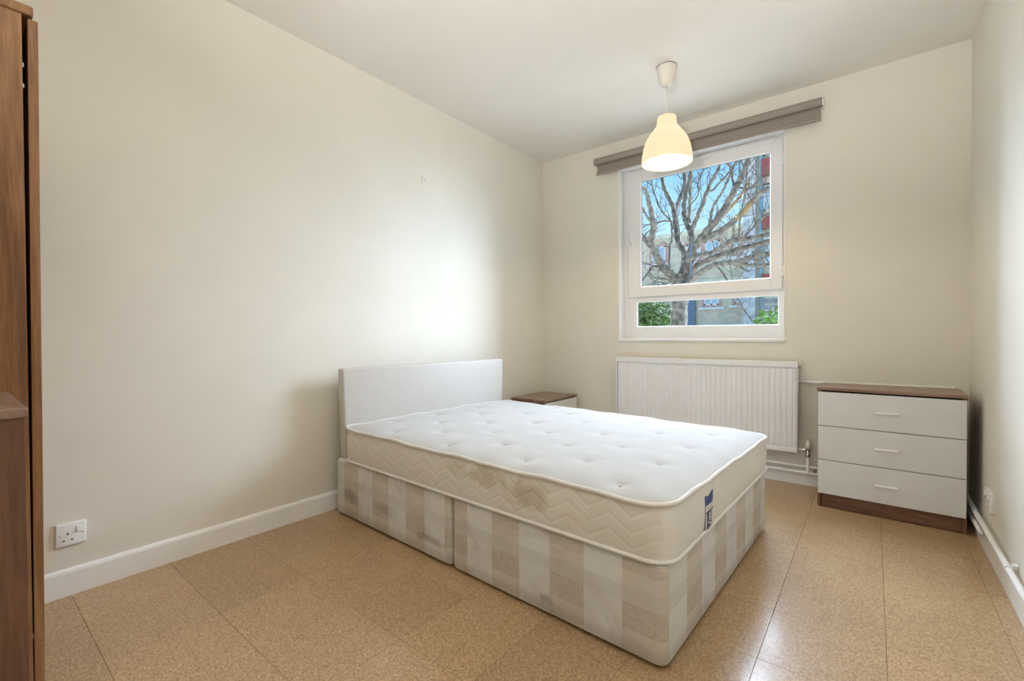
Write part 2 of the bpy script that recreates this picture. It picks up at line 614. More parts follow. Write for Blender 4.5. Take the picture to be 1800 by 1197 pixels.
def rounded_prism(name, x0, x1, y0, y1, rings, r_, mat, parent=None, k=6, smooth=True, uvf=None):
    """rings: list of (inset, z) from bottom to top; capped"""
    V, F = [], []
    n = None
    for (ins, z) in rings:
        lp = rr_loop(x0 + ins, x1 - ins, y0 + ins, y1 - ins, max(r_ - ins, 0.002), k)
        n = len(lp)
        V += [(x, y, z) for x, y in lp]
    for i in range(len(rings) - 1):
        for q in range(n):
            q2 = (q + 1) % n
            F.append((i * n + q, i * n + q2, (i + 1) * n + q2, (i + 1) * n + q))
    F.append(tuple(range(n))[::-1])
    F.append(tuple((len(rings) - 1) * n + q for q in range(n)))
    o = from_data(name, V, F, mat, parent, False)
    if smooth:
        for p in o.data.polygons:
            p.use_smooth = len(p.vertices) == 4
        try:
            o.data.set_sharp_from_angle(angle=R(50))
        except Exception:
            pass
    if uvf:
        uv = o.data.uv_layers.new(name='UVMap')
        for p in o.data.polygons:
            for li in p.loop_indices:
                co = o.data.vertices[o.data.loops[li].vertex_index].co
                uv.data[li].uv = uvf(co, p)
    return o


# ------------------------------------------------------------------ room shell
XL, XR, YB, YF, H = -2.3819, 0.4092, 3.4577, -0.435, 2.55
WX0, WX1, WZ0, WZ1 = -1.631, -0.455, 0.932, 2.321       # window opening

floor = box('floor', XL - 0.1, XR + 0.1, YF - 0.1, YB + 0.1, -0.12, -0.004, 'floor_screed')
tag(floor, kind='structure')
T = 0.305
tile_cache = {}


def tile_mesh(w, d):
    key = (round(w, 3), round(d, 3))
    if key in tile_cache:
        return tile_cache[key]
    g, c = 0.0003, 0.0006
    hw, hd = w / 2 - g, d / 2 - g
    V = [(-hw, -hd, -0.004), (hw, -hd, -0.004), (hw, hd, -0.004), (-hw, hd, -0.004),
         (-hw, -hd, -0.0009), (hw, -hd, -0.0009), (hw, hd, -0.0009), (-hw, hd, -0.0009),
         (-hw + c, -hd + c, 0), (hw - c, -hd + c, 0), (hw - c, hd - c, 0), (-hw + c, hd - c, 0)]
    F = [(8, 9, 10, 11)]
    for a in (0, 4):
        for q in range(4):
            q2 = (q + 1) % 4
            F.append((a + q, a + q2, a + 4 + q2, a + 4 + q))
    me = bpy.data.meshes.new('tile')
    me.from_pydata(V, [], F)
    me.materials.append(M['cork_tile'])
    tile_cache[key] = me
    return me


gx0, gy0 = -1.794, 0.902
xs = [XL + 0.001] + [gx0 + T * k for k in range(-1, 8) if XL + 0.03 < gx0 + T * k < XR - 0.03] + [XR - 0.001]
ys = [YF + 0.001] + [gy0 + T * k for k in range(-5, 9) if YF + 0.03 < gy0 + T * k < YB - 0.03] + [YB - 0.001]
for i in range(len(xs) - 1):
    for j in range(len(ys) - 1):
        me = tile_mesh(xs[i + 1] - xs[i], ys[j + 1] - ys[j])
        o = bpy.data.objects.new('tile', me)
        o.location = ((xs[i] + xs[i + 1]) / 2, (ys[j] + ys[j + 1]) / 2, 0)
        link(o, floor)

tag(box('wall_left', XL - 0.12, XL, YF - 0.1, YB, -0.1, H, 'wall_paint'), kind='structure')
tag(box('wall_right', XR, XR + 0.12, YF - 0.1, YB, -0.1, H, 'wall_paint'), kind='structure')
WT = YB + 0.30
tag(boxes('wall_back', [(XL - 0.12, WX0, YB, WT, -0.1, H), (WX1, XR + 0.12, YB, WT, -0.1, H),
                        (WX0, WX1, YB, WT, -0.1, WZ0), (WX0, WX1, YB, WT, WZ1, H)], 'wall_paint'), kind='structure')
tag(boxes('wall_front', [(XL - 0.12, -0.62, YF - 0.1, YF, -0.1, H), (0.16, XR + 0.12, YF - 0.1, YF, -0.1, H),
                         (-0.62, 0.16, YF - 0.1, YF, 2.0, H)], 'wall_paint'), kind='structure')
tag(box('ceiling', XL - 0.12, XR + 0.12, YF - 0.1, WT, H, H + 0.2, 'ceiling_paint'), kind='structure')
door = tag(empty('door_1', (-0.23, YF - 0.06, 0)), kind='structure')
box('door_leaf', -0.385, 0.385, -0.02, 0.02, 0.005, 1.975, 'white_gloss', door, 0.002)
boxes('door_frame', [(-0.43, -0.385, -0.04, 0.07, 0, 2.02), (0.385, 0.43, -0.04, 0.07, 0, 2.02), (-0.385, 0.385, -0.04, 0.07, 1.98, 2.02)], 'white_gloss', door)
dh = tube('door_handle', [(-0.32, 0.02, 1.0), (-0.32, 0.06, 1.0), (-0.31, 0.07, 1.0), (-0.21, 0.07, 1.0)], 0.009, 'chrome', door)


def baseboard(name, p0, p1, out, h=0.100, th=0.016):
    """skirting with a rounded top, from p0 to p1, thickness towards out"""
    p0, p1, out = Vector(p0), Vector(p1), Vector(out)
    prof = [(0, 0.0), (th, 0.0), (th, h - 0.014), (th - 0.003, h - 0.005), (th - 0.008, h), (0, h)]
    V = []
    for p in (p0, p1):
        for a, z in prof:
            V.append(p + out * a + Vector((0, 0, z)))
    n = len(prof)
    F = [(q, (q + 1) % n, n + (q + 1) % n, n + q) for q in range(n)] + [tuple(range(n))[::-1], tuple(range(n, 2 * n))]
    o = from_data(name, V, F, 'white_gloss')
    bm = bmesh.new(); bm.from_mesh(o.data); bmesh.ops.recalc_face_normals(bm, faces=bm.faces); bm.to_mesh(o.data); bm.free()
    tag(o, kind='structure')
    return o


baseboard('baseboard_left', (XL, YF, 0), (XL, YB, 0), (1, 0, 0))
baseboard('baseboard_back', (XL + 0.016, YB, 0), (XR - 0.016, YB, 0), (0, -1, 0), 0.092)
baseboard('baseboard_right', (XR, YF, 0), (XR, YB, 0), (-1, 0, 0), 0.100)

# ------------------------------------------------------------------ window
win = tag(empty('window_1', (0, 0, 0)), kind='structure')
FY = 3.548                                             # front plane of the frame
l = 0.006
boxes('window_reveal', [(WX0 - 0.001, WX0 + l, YB - 0.003, FY + 0.1, WZ0, WZ1), (WX1 - l, WX1 + 0.001, YB - 0.003, FY + 0.1, WZ0, WZ1),
                        (WX0, WX1, YB - 0.003, FY + 0.1, WZ1 - l, WZ1 + 0.001)], 'reveal_white', win)
box('window_sill', WX0 - 0.004, WX1 + 0.004, YB - 0.012, FY + 0.1, WZ0 - 0.012, WZ0 + 0.008, 'reveal_white', win, 0.003)
fx0, fx1, fz0, fz1 = WX0 + l, WX1 - l, WZ0 + 0.008, WZ1 - l
LX0, LX1, LZ0, LZ1 = -1.515, -0.502, 1.034, 1.238      # lower pane
boxes('window_frame', [(fx0, LX0, FY, FY + 0.028, fz0, 1.282), (LX1, fx1, FY, FY + 0.028, fz0, 1.282),
                       (LX0, LX1, FY, FY + 0.028, fz0, LZ0), (LX0, LX1, FY, FY + 0.028, LZ1, 1.282),
                       (fx0, fx0 + 0.05, FY, FY + 0.028, 1.282, fz1), (fx1 - 0.03, fx1, FY, FY + 0.028, 1.282, fz1),
                       (fx0 + 0.05, fx1 - 0.03, FY, FY + 0.028, fz1 - 0.03, fz1)], 'white_plastic', win, 0.002)
SX0, SX1, SZ0, SZ1 = -1.582, -0.479, 1.277, 2.298
UX0, UX1, UZ0, UZ1 = -1.475, -0.549, 1.354, 2.215
sy0, sy1 = FY - 0.016, FY + 0.012
sash = boxes('window_sash', [(SX0, UX0, sy0, sy1, SZ0, SZ1), (UX1, SX1, sy0, sy1, SZ0, SZ1),
                             (UX0, UX1, sy0, sy1, SZ0, UZ0), (UX0, UX1, sy0, sy1, UZ1, SZ1)], 'white_plastic', win, 0.003)


def bead(x0, x1, z0, z1, y, w, parent):
    V = []
    for (ins, yy) in ((0, y), (w, y + w * 1.6)):
        V += [(x0 + ins, yy, z0 + ins), (x1 - ins, yy, z0 + ins), (x1 - ins, yy, z1 - ins), (x0 + ins, yy, z1 - ins)]
    F = [(q, (q + 1) % 4, 4 + (q + 1) % 4, 4 + q) for q in range(4)]
    o = from_data('glazing_bead', V, F, 'white_plastic', parent)
    md = o.modifiers.new('thick', 'SOLIDIFY'); md.thickness = 0.004; md.offset = 0
    return o


bead(UX0 - 0.001, UX1 + 0.001, UZ0 - 0.001, UZ1 + 0.001, sy0 + 0.001, 0.006, sash)
bead(LX0 - 0.001, LX1 + 0.001, LZ0 - 0.001, LZ1 + 0.001, FY + 0.001, 0.006, win)
box('window_pane', UX0 - 0.004, UX1 + 0.004, FY + 0.000, FY + 0.004, UZ0 - 0.004, UZ1 + 0.004, 'window_glass', win)
box('window_pane', LX0 - 0.004, LX1 + 0.004, FY + 0.016, FY + 0.020, LZ0 - 0.004, LZ1 + 0.004, 'window_glass', win)
gask = boxes('gasket', [(UX0 - 0.002, UX0 + 0.010, FY - 0.005, FY - 0.001, UZ0, UZ1), (UX0, UX1, FY - 0.005, FY - 0.001, UZ1 - 0.008, UZ1 + 0.002),
                        (LX0 - 0.002, LX0 + 0.008, FY + 0.011, FY + 0.015, LZ0, LZ1), (LX0, LX1, FY + 0.011, FY + 0.015, LZ1 - 0.006, LZ1 + 0.002)], 'slate_grey', win)
hnd = empty('window_handle', (-1.548, sy0, 1.78), 0, win)
rounded_prism('handle_plate', -0.014, 0.014, -0.030, 0.030, [(0.001, 0), (0, 0.002), (0, 0.008), (0.003, 0.011)], 0.012, 'white_plastic', hnd).rotation_euler = (R(90), 0, 0)
tube('lever', [(0, -0.008, 0.008), (0.001, -0.030, 0.008), (0.003, -0.037, -0.004), (0.008, -0.036, -0.045), (0.016, -0.034, -0.085)], [0.009, 0.009, 0.010, 0.009, 0.007], 'white_plastic', hnd)
box('trickle_vent', -1.02, -0.53, sy0 - 0.012, sy0, SZ1 - 0.028, SZ1 - 0.004, 'white_plastic', win, 0.003)
for hz in (1.40, 2.15):
    cyl('window_hinge', (SX1 + 0.006, sy0 + 0.004, hz), 0.007, 0.07, 'z', 'white_plastic', win)

# ------------------------------------------------------------------ roller blind
bl = tag(empty('roller_blind', (-1.0315, 3.40, 2.406)), 'taupe fabric roller blind rolled up above the window', 'blind')
bw = 0.787
cyl('roller', (0, 0, 0), 0.026, bw * 2 - 0.012, 'x', 'blind_fabric', bl, 28)
V, F = [], []
prof = [(0.0262, 0.004), (0.024, -0.02), (0.021, -0.045), (0.019, -0.070), (0.012, -0.088), (0.004, -0.104)]
for s_ in (0, 1):
    for i in range(2):
        for (yy, zz) in prof:
            V.append(((-bw + 0.016, bw - 0.016)[i], yy + 0.0012 * s_, zz))
n = len(prof)
for s_ in (0, 1):
    for q in range(n - 1):
        a = s_ * 2 * n + q
        F.append((a, a + 1, a + n + 1, a + n))
o = from_data('blind_drop', V, F, 'blind_fabric', bl, True)
box('hem_bar', -bw + 0.014, bw - 0.014, 0.000, 0.008, -0.110, -0.094, 'blind_fabric', bl, 0.003)
for s_ in (-1, 1):
    bm = bmesh.new()
    bbox_add(bm, *sorted((s_ * bw, s_ * (bw - 0.004))), -0.026, YB - 3.40, -0.030, 0.030, 0.001)
    bbox_add(bm, *sorted((s_ * bw, s_ * (bw - 0.030))), YB - 3.40 - 0.003, YB - 3.40, -0.036, 0.036, 0.001)
    from_bm('bracket', bm, 'white_plastic', bl)
    cyl('end_cap', (s_ * (bw - 0.003), 0, 0), 0.012, 0.012, 'x', 'white_plastic', bl)

# ------------------------------------------------------------------ pendant lamp
PX, PY = -0.958, 2.682
lamp = tag(empty('pendant_lamp', (PX, PY, 0)), 'lit opal bell shaped pendant lamp hanging from a ceiling rose', 'lamp')
lathe('ceiling_rose', [(0.0, H), (0.0575, H), (0.0575, H - 0.006), (0.056, H - 0.010), (0.048, H - 0.075), (0.044, H - 0.094), (0.034, H - 0.105), (0.012, H - 0.110), (0.0, H - 0.110)], 'rose_plastic', lamp)
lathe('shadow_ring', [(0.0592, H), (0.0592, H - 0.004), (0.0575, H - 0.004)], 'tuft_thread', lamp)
tube('cord', [(0, 0, H - 0.108), (0, 0, 2.255)], 0.0032, 'cord_white', lamp, 8)
prof = [(0.006, 2.262), (0.040, 2.262), (0.051, 2.256), (0.0545, 2.240), (0.056, 2.217), (0.063, 2.198), (0.080, 2.176), (0.100, 2.150), (0.118, 2.120), (0.131, 2.085), (0.139, 2.045), (0.1435, 2.005), (0.144, 1.988)]
inner = [(r_ - 0.004, z + 0.001) for r_, z in prof[::-1] if r_ > 0.03]
sh_ = lathe('lamp_shade', prof + [(0.142, 1.986)] + inner, ['opal_shade', 'opal_inside'], lamp, 56)
for p_ in sh_.data.polygons:
    p_.material_index = 1 if p_.index >= len(prof) * 56 else 0
lathe('lamp_holder', [(0.0, 2.25), (0.017, 2.25), (0.019, 2.19), (0.014, 2.178), (0.0, 2.178)], 'rose_plastic', lamp, 20)
lathe('light_bulb', [(0.0, 2.177), (0.013, 2.176), (0.014, 2.162), (0.024, 2.142), (0.030, 2.118), (0.027, 2.095), (0.015, 2.079), (0.0, 2.074)], 'bulb_glow', lamp, 20)
pl = light('pendant_light', 'POINT', (0, 0, 2.045), 13.0, (1.0, 0.80, 0.53), shadow_soft_size=0.03)
pl.parent = lamp

# ------------------------------------------------------------------ radiator and pipes
RX0, RX1, RZ0, RZ1, RY = -1.618, -0.372, 0.212, 0.794, 3.385
rad = tag(empty('radiator', ((RX0 + RX1) / 2, RY, 0)), 'white panel radiator with vertical flutes under the window', 'radiator')
cxr = (RX0 + RX1) / 2
hw = (RX1 - RX0) / 2
nf = 36
pr = []
pitch = (2 * hw - 0.05) / nf
x = -hw + 0.012
pr.append((x, 0.0))
for k in range(nf):
    a = -hw + 0.025 + k * pitch
    pr += [(a + pitch * 0.02, 0.0), (a + pitch * 0.20, -0.006), (a + pitch * 0.80, -0.006), (a + pitch * 0.98, 0.0)]
pr.append((hw - 0.012, 0.0))
V, F = [], []
zz = [(RZ0 + 0.004, 0.0), (RZ0 + 0.030, 0.0), (RZ0 + 0.045, 1.0), (RZ1 - 0.058, 1.0), (RZ1 - 0.043, 0.0), (RZ1 - 0.010, 0.0)]
for z, s_ in zz:
    for (px, py) in pr:
        V.append((px, py * s_ + 0.004 * (1 - s_) * 0 - 0.0, z))
n = len(pr)
for i in range(len(zz) - 1):
    for q in range(n - 1):
        F.append((i * n + q, i * n + q + 1, (i + 1) * n + q + 1, (i + 1) * n + q))
o = from_data('front_panel', V, F, 'radiator_white', rad)
md = o.modifiers.new('thick', 'SOLIDIFY'); md.thickness = 0.006; md.offset = -1
box('top_rail', -hw + 0.006, hw - 0.006, -0.013, 0.0, RZ1 - 0.038, RZ1 - 0.002, 'radiator_white', rad, 0.005, 3)
box('bottom_rail', -hw + 0.006, hw - 0.006, -0.011, 0.0, RZ0 + 0.002, RZ0 + 0.027, 'radiator_white', rad, 0.005, 3)
for s_ in (-1, 1):
    box('side_panel', *sorted((s_ * hw, s_ * (hw - 0.008))), -0.016, 0.052, RZ0, RZ1 - 0.002, 'radiator_white', rad, 0.003)
box('top_grille', -hw + 0.004, hw - 0.004, -0.014, 0.052, RZ1 - 0.008, RZ1, 'radiator_white', rad, 0.003)
box('back_panel', -hw + 0.012, hw - 0.012, 0.040, 0.048, RZ0 + 0.01, RZ1 - 0.012, 'radiator_white', rad)
for x in (-0.45, 0.45):
    box('wall_bracket', x - 0.015, x + 0.015, 0.048, YB - RY, RZ0 + 0.05, RZ1 - 0.06, 'chrome', rad)
cyl('bleed_valve', (hw + 0.006, 0.02, RZ1 - 0.03), 0.007, 0.014, 'x', 'brass_dull', rad)
# valve and its feed
vx = RX1 + 0.052
val = tag(empty('radiator_valve', (vx, 3.41, 0.225)), 'white capped radiator valve with metal body beside the radiator', 'valve')
lathe('valve_cap', [(0.0, 0.072), (0.008, 0.071), (0.014, 0.060), (0.0165, 0.035), (0.0165, 0.018), (0.0, 0.018)], 'rose_plastic', val, 16)
lathe('valve_body', [(0.0, 0.018), (0.011, 0.018), (0.011, -0.012), (0.0145, -0.014), (0.0145, -0.030), (0.009, -0.032), (0.0, -0.032)], 'chrome', val, 12)
cyl('union_nut', (-0.022, 0, 0.008), 0.011, 0.014, 'x', 'chrome', val, 6)
cyl('tail_pipe', (-0.036, 0, 0.008), 0.008, 0.036, 'x', 'white_gloss', val)
tag(tube('heating_pipe', [(vx, 3.41, 0.196), (vx, 3.41, 0.10), (vx, 3.41, 0.088)], 0.0085, 'white_gloss'), 'short white upright pipe dropping from the radiator valve', 'pipe')
tag(tube('heating_pipe', [(XL + 0.4, 3.415, 0.127), (vx + 0.03, 3.415, 0.127), (vx + 0.12, 3.415, 0.127)], 0.0085, 'white_gloss'), 'upper of two white pipes along the back skirting under the radiator', 'pipe')
tag(tube('heating_pipe', [(XL + 0.4, 3.410, 0.088), (vx + 0.05, 3.410, 0.088), (0.372, 3.410, 0.094)], 0.0085, 'white_gloss'), 'lower of two white pipes along the back skirting under the radiator', 'pipe')
cb = tag(empty('pipe_clip', (vx + 0.035, 3.42, 0.107)), 'metal saddle clip holding the two skirting pipes by the chest', 'clip')
box('saddle', -0.008, 0.008, -0.022, 0.022, -0.006, 0.006, 'brass_dull', cb, 0.002)
cyl('screw', (0, -0.024, 0), 0.004, 0.004, 'y', 'dark_slot', cb, 8)
tag(tube('heating_pipe', [(RX1 - 0.02, 3.438, 0.665), (-0.20, 3.438, 0.666), (0.335, 3.438, 0.672), (0.345, 3.440, 0.672), (0.350, 3.456, 0.672)], 0.0078, 'white_gloss'), 'thin white pipe running along the back wall behind the chest top', 'pipe')
# right hand wall pipe above the skirting
tag(tube('heating_pipe', [(0.33, 3.425, 0.118), (0.365, 3.425, 0.118), (0.384, 3.405, 0.118), (0.385, 3.3, 0.118), (0.386, 2.0, 0.122), (0.386, YF + 0.05, 0.124)], 0.0105, 'white_gloss'), 'white pipe running along the top of the right skirting', 'pipe')
tag(tube('heating_pipe', [(0.384, 3.43, 0.072), (0.384, 2.9, 0.072)], 0.0085, 'white_gloss'), 'short white pipe low on the right skirting behind the chest', 'pipe')
cl = tag(empty('pipe_clip', (0.386, 2.385, 0.122)), 'white saddle clip around the pipe on the right wall', 'clip')
V, F = tube_data([(0, -0.008, 0), (0, 0.008, 0)], 0.0135, 14)
from_data('clip_ring', V, F, 'white_plastic', cl)
box('clip_base', 0.008, 0.0232, -0.012, 0.012, 0.004, 0.020, 'white_plastic', cl, 0.002)

# ------------------------------------------------------------------ sockets and the wall hook
so = tag(empty('wall_socket', (XL, 0.294, 0.230)), 'white single switched power socket low on the left wall', 'socket')
PW = 0.043


def uv_(u, v): return (-PW + 2 * PW * u, PW - 2 * PW * v)


pp = rounded_prism('face_plate', -PW, PW, -PW, PW, [(0.001, 0), (0, 0.002), (0, 0.007), (0.0015, 0.0095), (0.004, 0.0105)], 0.005, 'white_plastic', so, 4)
pp.rotation_euler = (R(90), 0, R(90))
for (u, v, a, c) in ((0.395, 0.47, 0.0022, 0.0042), (0.265, 0.74, 0.0036, 0.0020), (0.53, 0.74, 0.0036, 0.0020)):
    yy, zz_ = uv_(u, v)
    box('pin_slot', 0.0098, 0.0109, yy - a, yy + a, zz_ - c, zz_ + c, 'dark_slot', so)
for u, v in ((0.145, 0.51), (0.86, 0.51)):
    yy, zz_ = uv_(u, v)
    cyl('screw', (0.0105, yy, zz_), 0.0028, 0.0012, 'x', 'brass_dull', so, 10)
yy, zz_ = uv_(0.765, 0.315)
bm = bmesh.new()
bbox_add(bm, 0.009, 0.0145, yy - 0.0075, yy + 0.0075, zz_ - 0.011, zz_ + 0.011, 0.0012)
for v in bm.verts:
    if v.co.x > 0.012: v.co.x += (zz_ - v.co.z) * 0.16
from_bm('rocker_switch', bm, 'white_plastic', so)

s2 = tag(empty('wall_socket', (XR, 2.873, 0.236)), 'white double power socket on the right wall beside the chest', 'socket')
pp = rounded_prism('face_plate', -0.073, 0.073, -0.043, 0.043, [(0.001, 0), (0, 0.002), (0, 0.009), (0.002, 0.012), (0.005, 0.013)], 0.008, 'white_plastic', s2, 4)
pp.rotation_euler = (R(90), 0, R(-90))
for yy in (-0.036, 0.036):
    for (dy, dz, a, c) in ((0, 0.0, 0.0022, 0.0042), (-0.011, -0.022, 0.0036, 0.002), (0.011, -0.022, 0.0036, 0.002)):
        box('pin_slot', -0.0135, -0.0122, yy + dy - a, yy + dy + a, dz - c, dz + c, 'dark_slot', s2)
    box('rocker_switch', -0.017, -0.012, yy - 0.007, yy + 0.007, 0.012, 0.034, 'white_plastic', s2, 0.001)

hk = tag(empty('wall_hook', (XL, 2.038, 2.028)), 'tiny white plastic hook high on the bare left wall', 'hook')
box('back_plate', 0, 0.004, -0.011, 0.011, -0.024, 0.022, 'white_plastic', hk, 0.0015)
tube('hook_arm', [(0.003, -0.003, 0.010), (0.016, -0.003, 0.008), (0.022, -0.003, 0.0), (0.023, -0.003, -0.014)], 0.0042, 'white_plastic', hk, 8)

# ------------------------------------------------------------------ divan bed
BC = (-0.46, 1.275)
BR = R(-2.0)
BL_, BW_ = 1.842, 1.288
bed = tag(empty('divan_bed', (*BC, 0), BR), 'divan bed base in beige checked fabric with white headboard', 'bed')
rings = [(0.006, 0.012), (0.0, 0.020), (0.0, 0.085), (0.0, 0.165), (0.0, 0.215), (0.0, 0.262), (0.0, 0.290), (0.004, 0.300), (0.014, 0.305)]


def base_uv(co, p):
    nrm = p.normal
    if abs(nrm.z) > 0.8:
        return (0.06, 0.23)
    if nrm.x > 0.71:
        return ((co.y - 0.03) * 0.1355 / 0.142, co.z)
    if nrm.x < -0.71:
        return (-1.85 - co.y, co.z)
    if nrm.y > 0:
        return (1.3 - co.x, co.z)
    return (co.x, co.z)


for (a, c) in ((-0.912, 0.0), (-BL_, -0.916)):
    rounded_prism('base_section', a, c, 0, BW_, rings, 0.034 if c == 0.0 else 0.016, 'divan_fabric', bed, 6, True, base_uv)
for (a, c) in ((-0.1, 0.12), (-0.1, BW_ - 0.12), (-0.85, 0.12), (-0.99, 0.12), (-1.75, 0.12), (-1.75, BW_ - 0.12), (-0.85, BW_ - 0.12), (-0.99, BW_ - 0.12), (-0.05, 0.62)):
    cyl('glide', (a, c, 0.006), 0.022, 0.012, 'z', 'slate_grey', bed, 12)
hb = rounded_prism('headboard', 0, 0.0, 0, 1.0, [(0, 0)], 0.001, 'headboard_vinyl', bed) if False else None
bm = bmesh.new()
bbox_add(bm, -1.832, -1.778, 0.004, 1.306, 0.306, 0.797, 0.012, 4)
for v in bm.verts:                       # padded front face swells a little, foot of the board pinched
    if v.co.x > -1.785:
        v.co.x += 0.004 * math.sin(math.pi * (v.co.z - 0.306) / 0.491) * 1.0
    if v.co.z < 0.33:
        v.co.y += 0.012 if v.co.y < 0.6 else -0.012
hb = from_bm('headboard', bm, 'headboard_vinyl', bed, True)
hb.data.set_sharp_from_angle(angle=R(60))
for yy in (0.42, 0.88):
    box('headboard_strut', -1.852, -1.832, yy - 0.03, yy + 0.03, 0.08, 0.60, 'walnut_v', bed, 0.003)

# ------------------------------------------------------------------ mattress
MZ = 0.3055
mat_ = tag(empty('mattress', (*BC, MZ), BR), 'white tufted mattress with quilted border lying on the divan', 'mattress')
mx0, mx1, my0, my1, mr = -1.772, 0.008, -0.002, BW_ - 0.004, 0.075
TH = 0.182
tufts = []
for k, xx in enumerate((-0.175, -0.385, -0.59, -0.795, -1.0, -1.205, -1.415, -1.61)):
    for yy in ((0.085, 0.375, 0.690, 1.02) if k % 2 == 0 else (0.225, 0.520, 0.865, 1.17)):
        tufts.append((xx + random.uniform(-0.012, 0.012), yy + random.uniform(-0.012, 0.012)))
tufts = [(x_, y_) for x_, y_ in tufts]
TA = np.array(tufts)
NX, NY = 178, 130


def corner_map(x_, y_):
    for (cx_, sx_) in ((mx0 + mr, -1), (mx1 - mr, 1)):
        for (cy_, sy_) in ((my0 + mr, -1), (my1 - mr, 1)):
            a = (x_ - cx_) * sx_ / mr
            b_ = (y_ - cy_) * sy_ / mr
            if a > 0 and b_ > 0:
                return cx_ + sx_ * mr * a * math.sqrt(1 - b_ * b_ / 2), cy_ + sy_ * mr * b_ * math.sqrt(1 - a * a / 2)
    return x_, y_


def edge_wave(s):
    return 0.0024 * math.sin(s * 13.0) + 0.0016 * math.sin(s * 29.0 + 1.3)


def mz_top(x_, y_):
    d = min(x_ - mx0, mx1 - x_, y_ - my0, my1 - y_)
    z = TH + edge_wave(x_ + y_) * max(0, 1 - d / 0.15) - 0.006
    z += 0.022 * (1 - math.exp(-max(d, 0) / 0.05))
    r2 = (TA[:, 0] - x_) ** 2 + (TA[:, 1] - y_) ** 2
    z -= float(np.sum(0.0075 * np.exp(-r2 / (2 * 0.034 ** 2)) + 0.0085 * np.exp(-r2 / (2 * 0.010 ** 2))))
    return z


# sagging foot end of the mattress: the far half of the foot edge dips
def sag(x_, y_):
    return -0.012 * max(0, min(1, (x_ + 0.9) / 0.9)) * max(0, min(1, (y_ - 0.2) / 0.9))


V, F, MI = [], [], []
for j in range(NY + 1):
    for i in range(NX + 1):
        x_ = mx0 + (mx1 - mx0) * i / NX
        y_ = my0 + (my1 - my0) * j / NY
        xa, ya = corner_map(x_, y_)
        V.append((xa, ya, mz_top(x_, y_) + sag(x_, y_)))
for j in range(NY):
    for i in range(NX):
        a = j * (NX + 1) + i
        F.append((a, a + 1, a + NX + 2, a + NX + 1)); MI.append(0)
per = [i for i in range(NX)] + [j * (NX + 1) + NX for j in range(NY)] + [NY * (NX + 1) + i for i in range(NX, 0, -1)] + [j * (NX + 1) for j in range(NY, 0, -1)]
prev = per
levels = [0.94, 0.8, 0.6, 0.4, 0.2, 0.06, 0.0]
cxm, cym = (mx0 + mx1) / 2, (my0 + my1) / 2
nper = len(per)
for lv in levels:
    cur = []
    for q, idx in enumerate(per):
        xa, ya, za = V[idx]
        ztop = za
        bulge = 0.007 * math.sin(math.pi * lv) - 0.004 * (lv < 0.03)
        xp, yp, _ = V[per[(q - 1) % nper]]
        xn, yn, _ = V[per[(q + 1) % nper]]
        tx, ty = xn - xp, yn - yp
        ln = math.hypot(tx, ty) or 1
        nx_, ny_ = ty / ln, -tx / ln
        V.append((xa + nx_ * bulge, ya + ny_ * bulge, ztop * lv + 0.001))
        cur.append(len(V) - 1)
    for q in range(nper):
        q2 = (q + 1) % nper
        F.append((prev[q], cur[q], cur[q2], prev[q2]))
        MI.append(9)
    prev = cur
F.append(tuple(prev[::-1])); MI.append(2)
mb = from_data('mattress_body', V, F, ['mattress_top', 'mattress_side', 'mattress_end_lit'], mat_, True)
for p, m_ in zip(mb.data.polygons, MI):
    p.material_index = m_ if m_ != 9 else (1 if abs(p.normal.y) > 0.75 else 2)
mb.data.set_sharp_from_angle(angle=R(70))
top_loop = [Vector(V[i]) + Vector((0, 0, -0.001)) for i in per[::2]]
bot_loop = [Vector((V[i][0], V[i][1], 0.008)) for i in per[::2]]


def ring_tube(name, pts, r_, mat, parent, out=0.004):
    c_ = Vector((cxm, cym, 0))
    pts2 = []
    m_ = len(pts)
    for q, p in enumerate(pts):
        t = pts[(q + 1) % m_] - pts[q - 1]
        t.normalize()
        pts2.append((p + Vector((t.y, -t.x, 0)) * out, t))
    VV, FF = [], []
    n_ = 8
    for p, t in pts2:
        a = Vector((t.y, -t.x, 0)).normalized()
        b_ = t.cross(a)
        for k in range(n_):
            th = 2 * math.pi * k / n_
            VV.append(p + a * math.cos(th) * r_ + b_ * math.sin(th) * r_)
    for q in range(m_):
        q2 = (q + 1) % m_
        for k in range(n_):
            k2 = (k + 1) % n_
            FF.append((q * n_ + k, q * n_ + k2, q2 * n_ + k2, q2 * n_ + k))
    return from_data(name, VV, FF, mat, parent, True)


ring_tube('piping', top_loop, 0.0075, 'piping_white', mat_)
ring_tube('piping', bot_loop, 0.0065, 'piping_white', mat_, 0.005)
bm = bmesh.new()
bmesh.ops.create_uvsphere(bm, u_segments=8, v_segments=5, radius=0.5)
tuft_me = bpy.data.meshes.new('tuft')
for v in bm.verts:
    v.co = Vector((v.co.x * 0.017, v.co.y * 0.009, v.co.z * 0.006))
bm.to_mesh(tuft_me); bm.free()
tuft_me.materials.append(M['tuft_thread'])
for (x_, y_) in tufts:
    o = bpy.data.objects.new('tuft', tuft_me)
    o.location = (x_, y_, mz_top(x_, y_) + sag(x_, y_) + 0.001)
    o.rotation_euler = (0, 0, random.uniform(0, 3))
    link(o, mat_)
# sewn-on fabric label on the foot end
lab = empty('fabric_label', (mx1 + 0.0078, 0.0, 0.0), 0, mat_)
lab['label'] = 'blue and white fabric label with white lettering'
ly0, ly1 = 0.300, 0.372


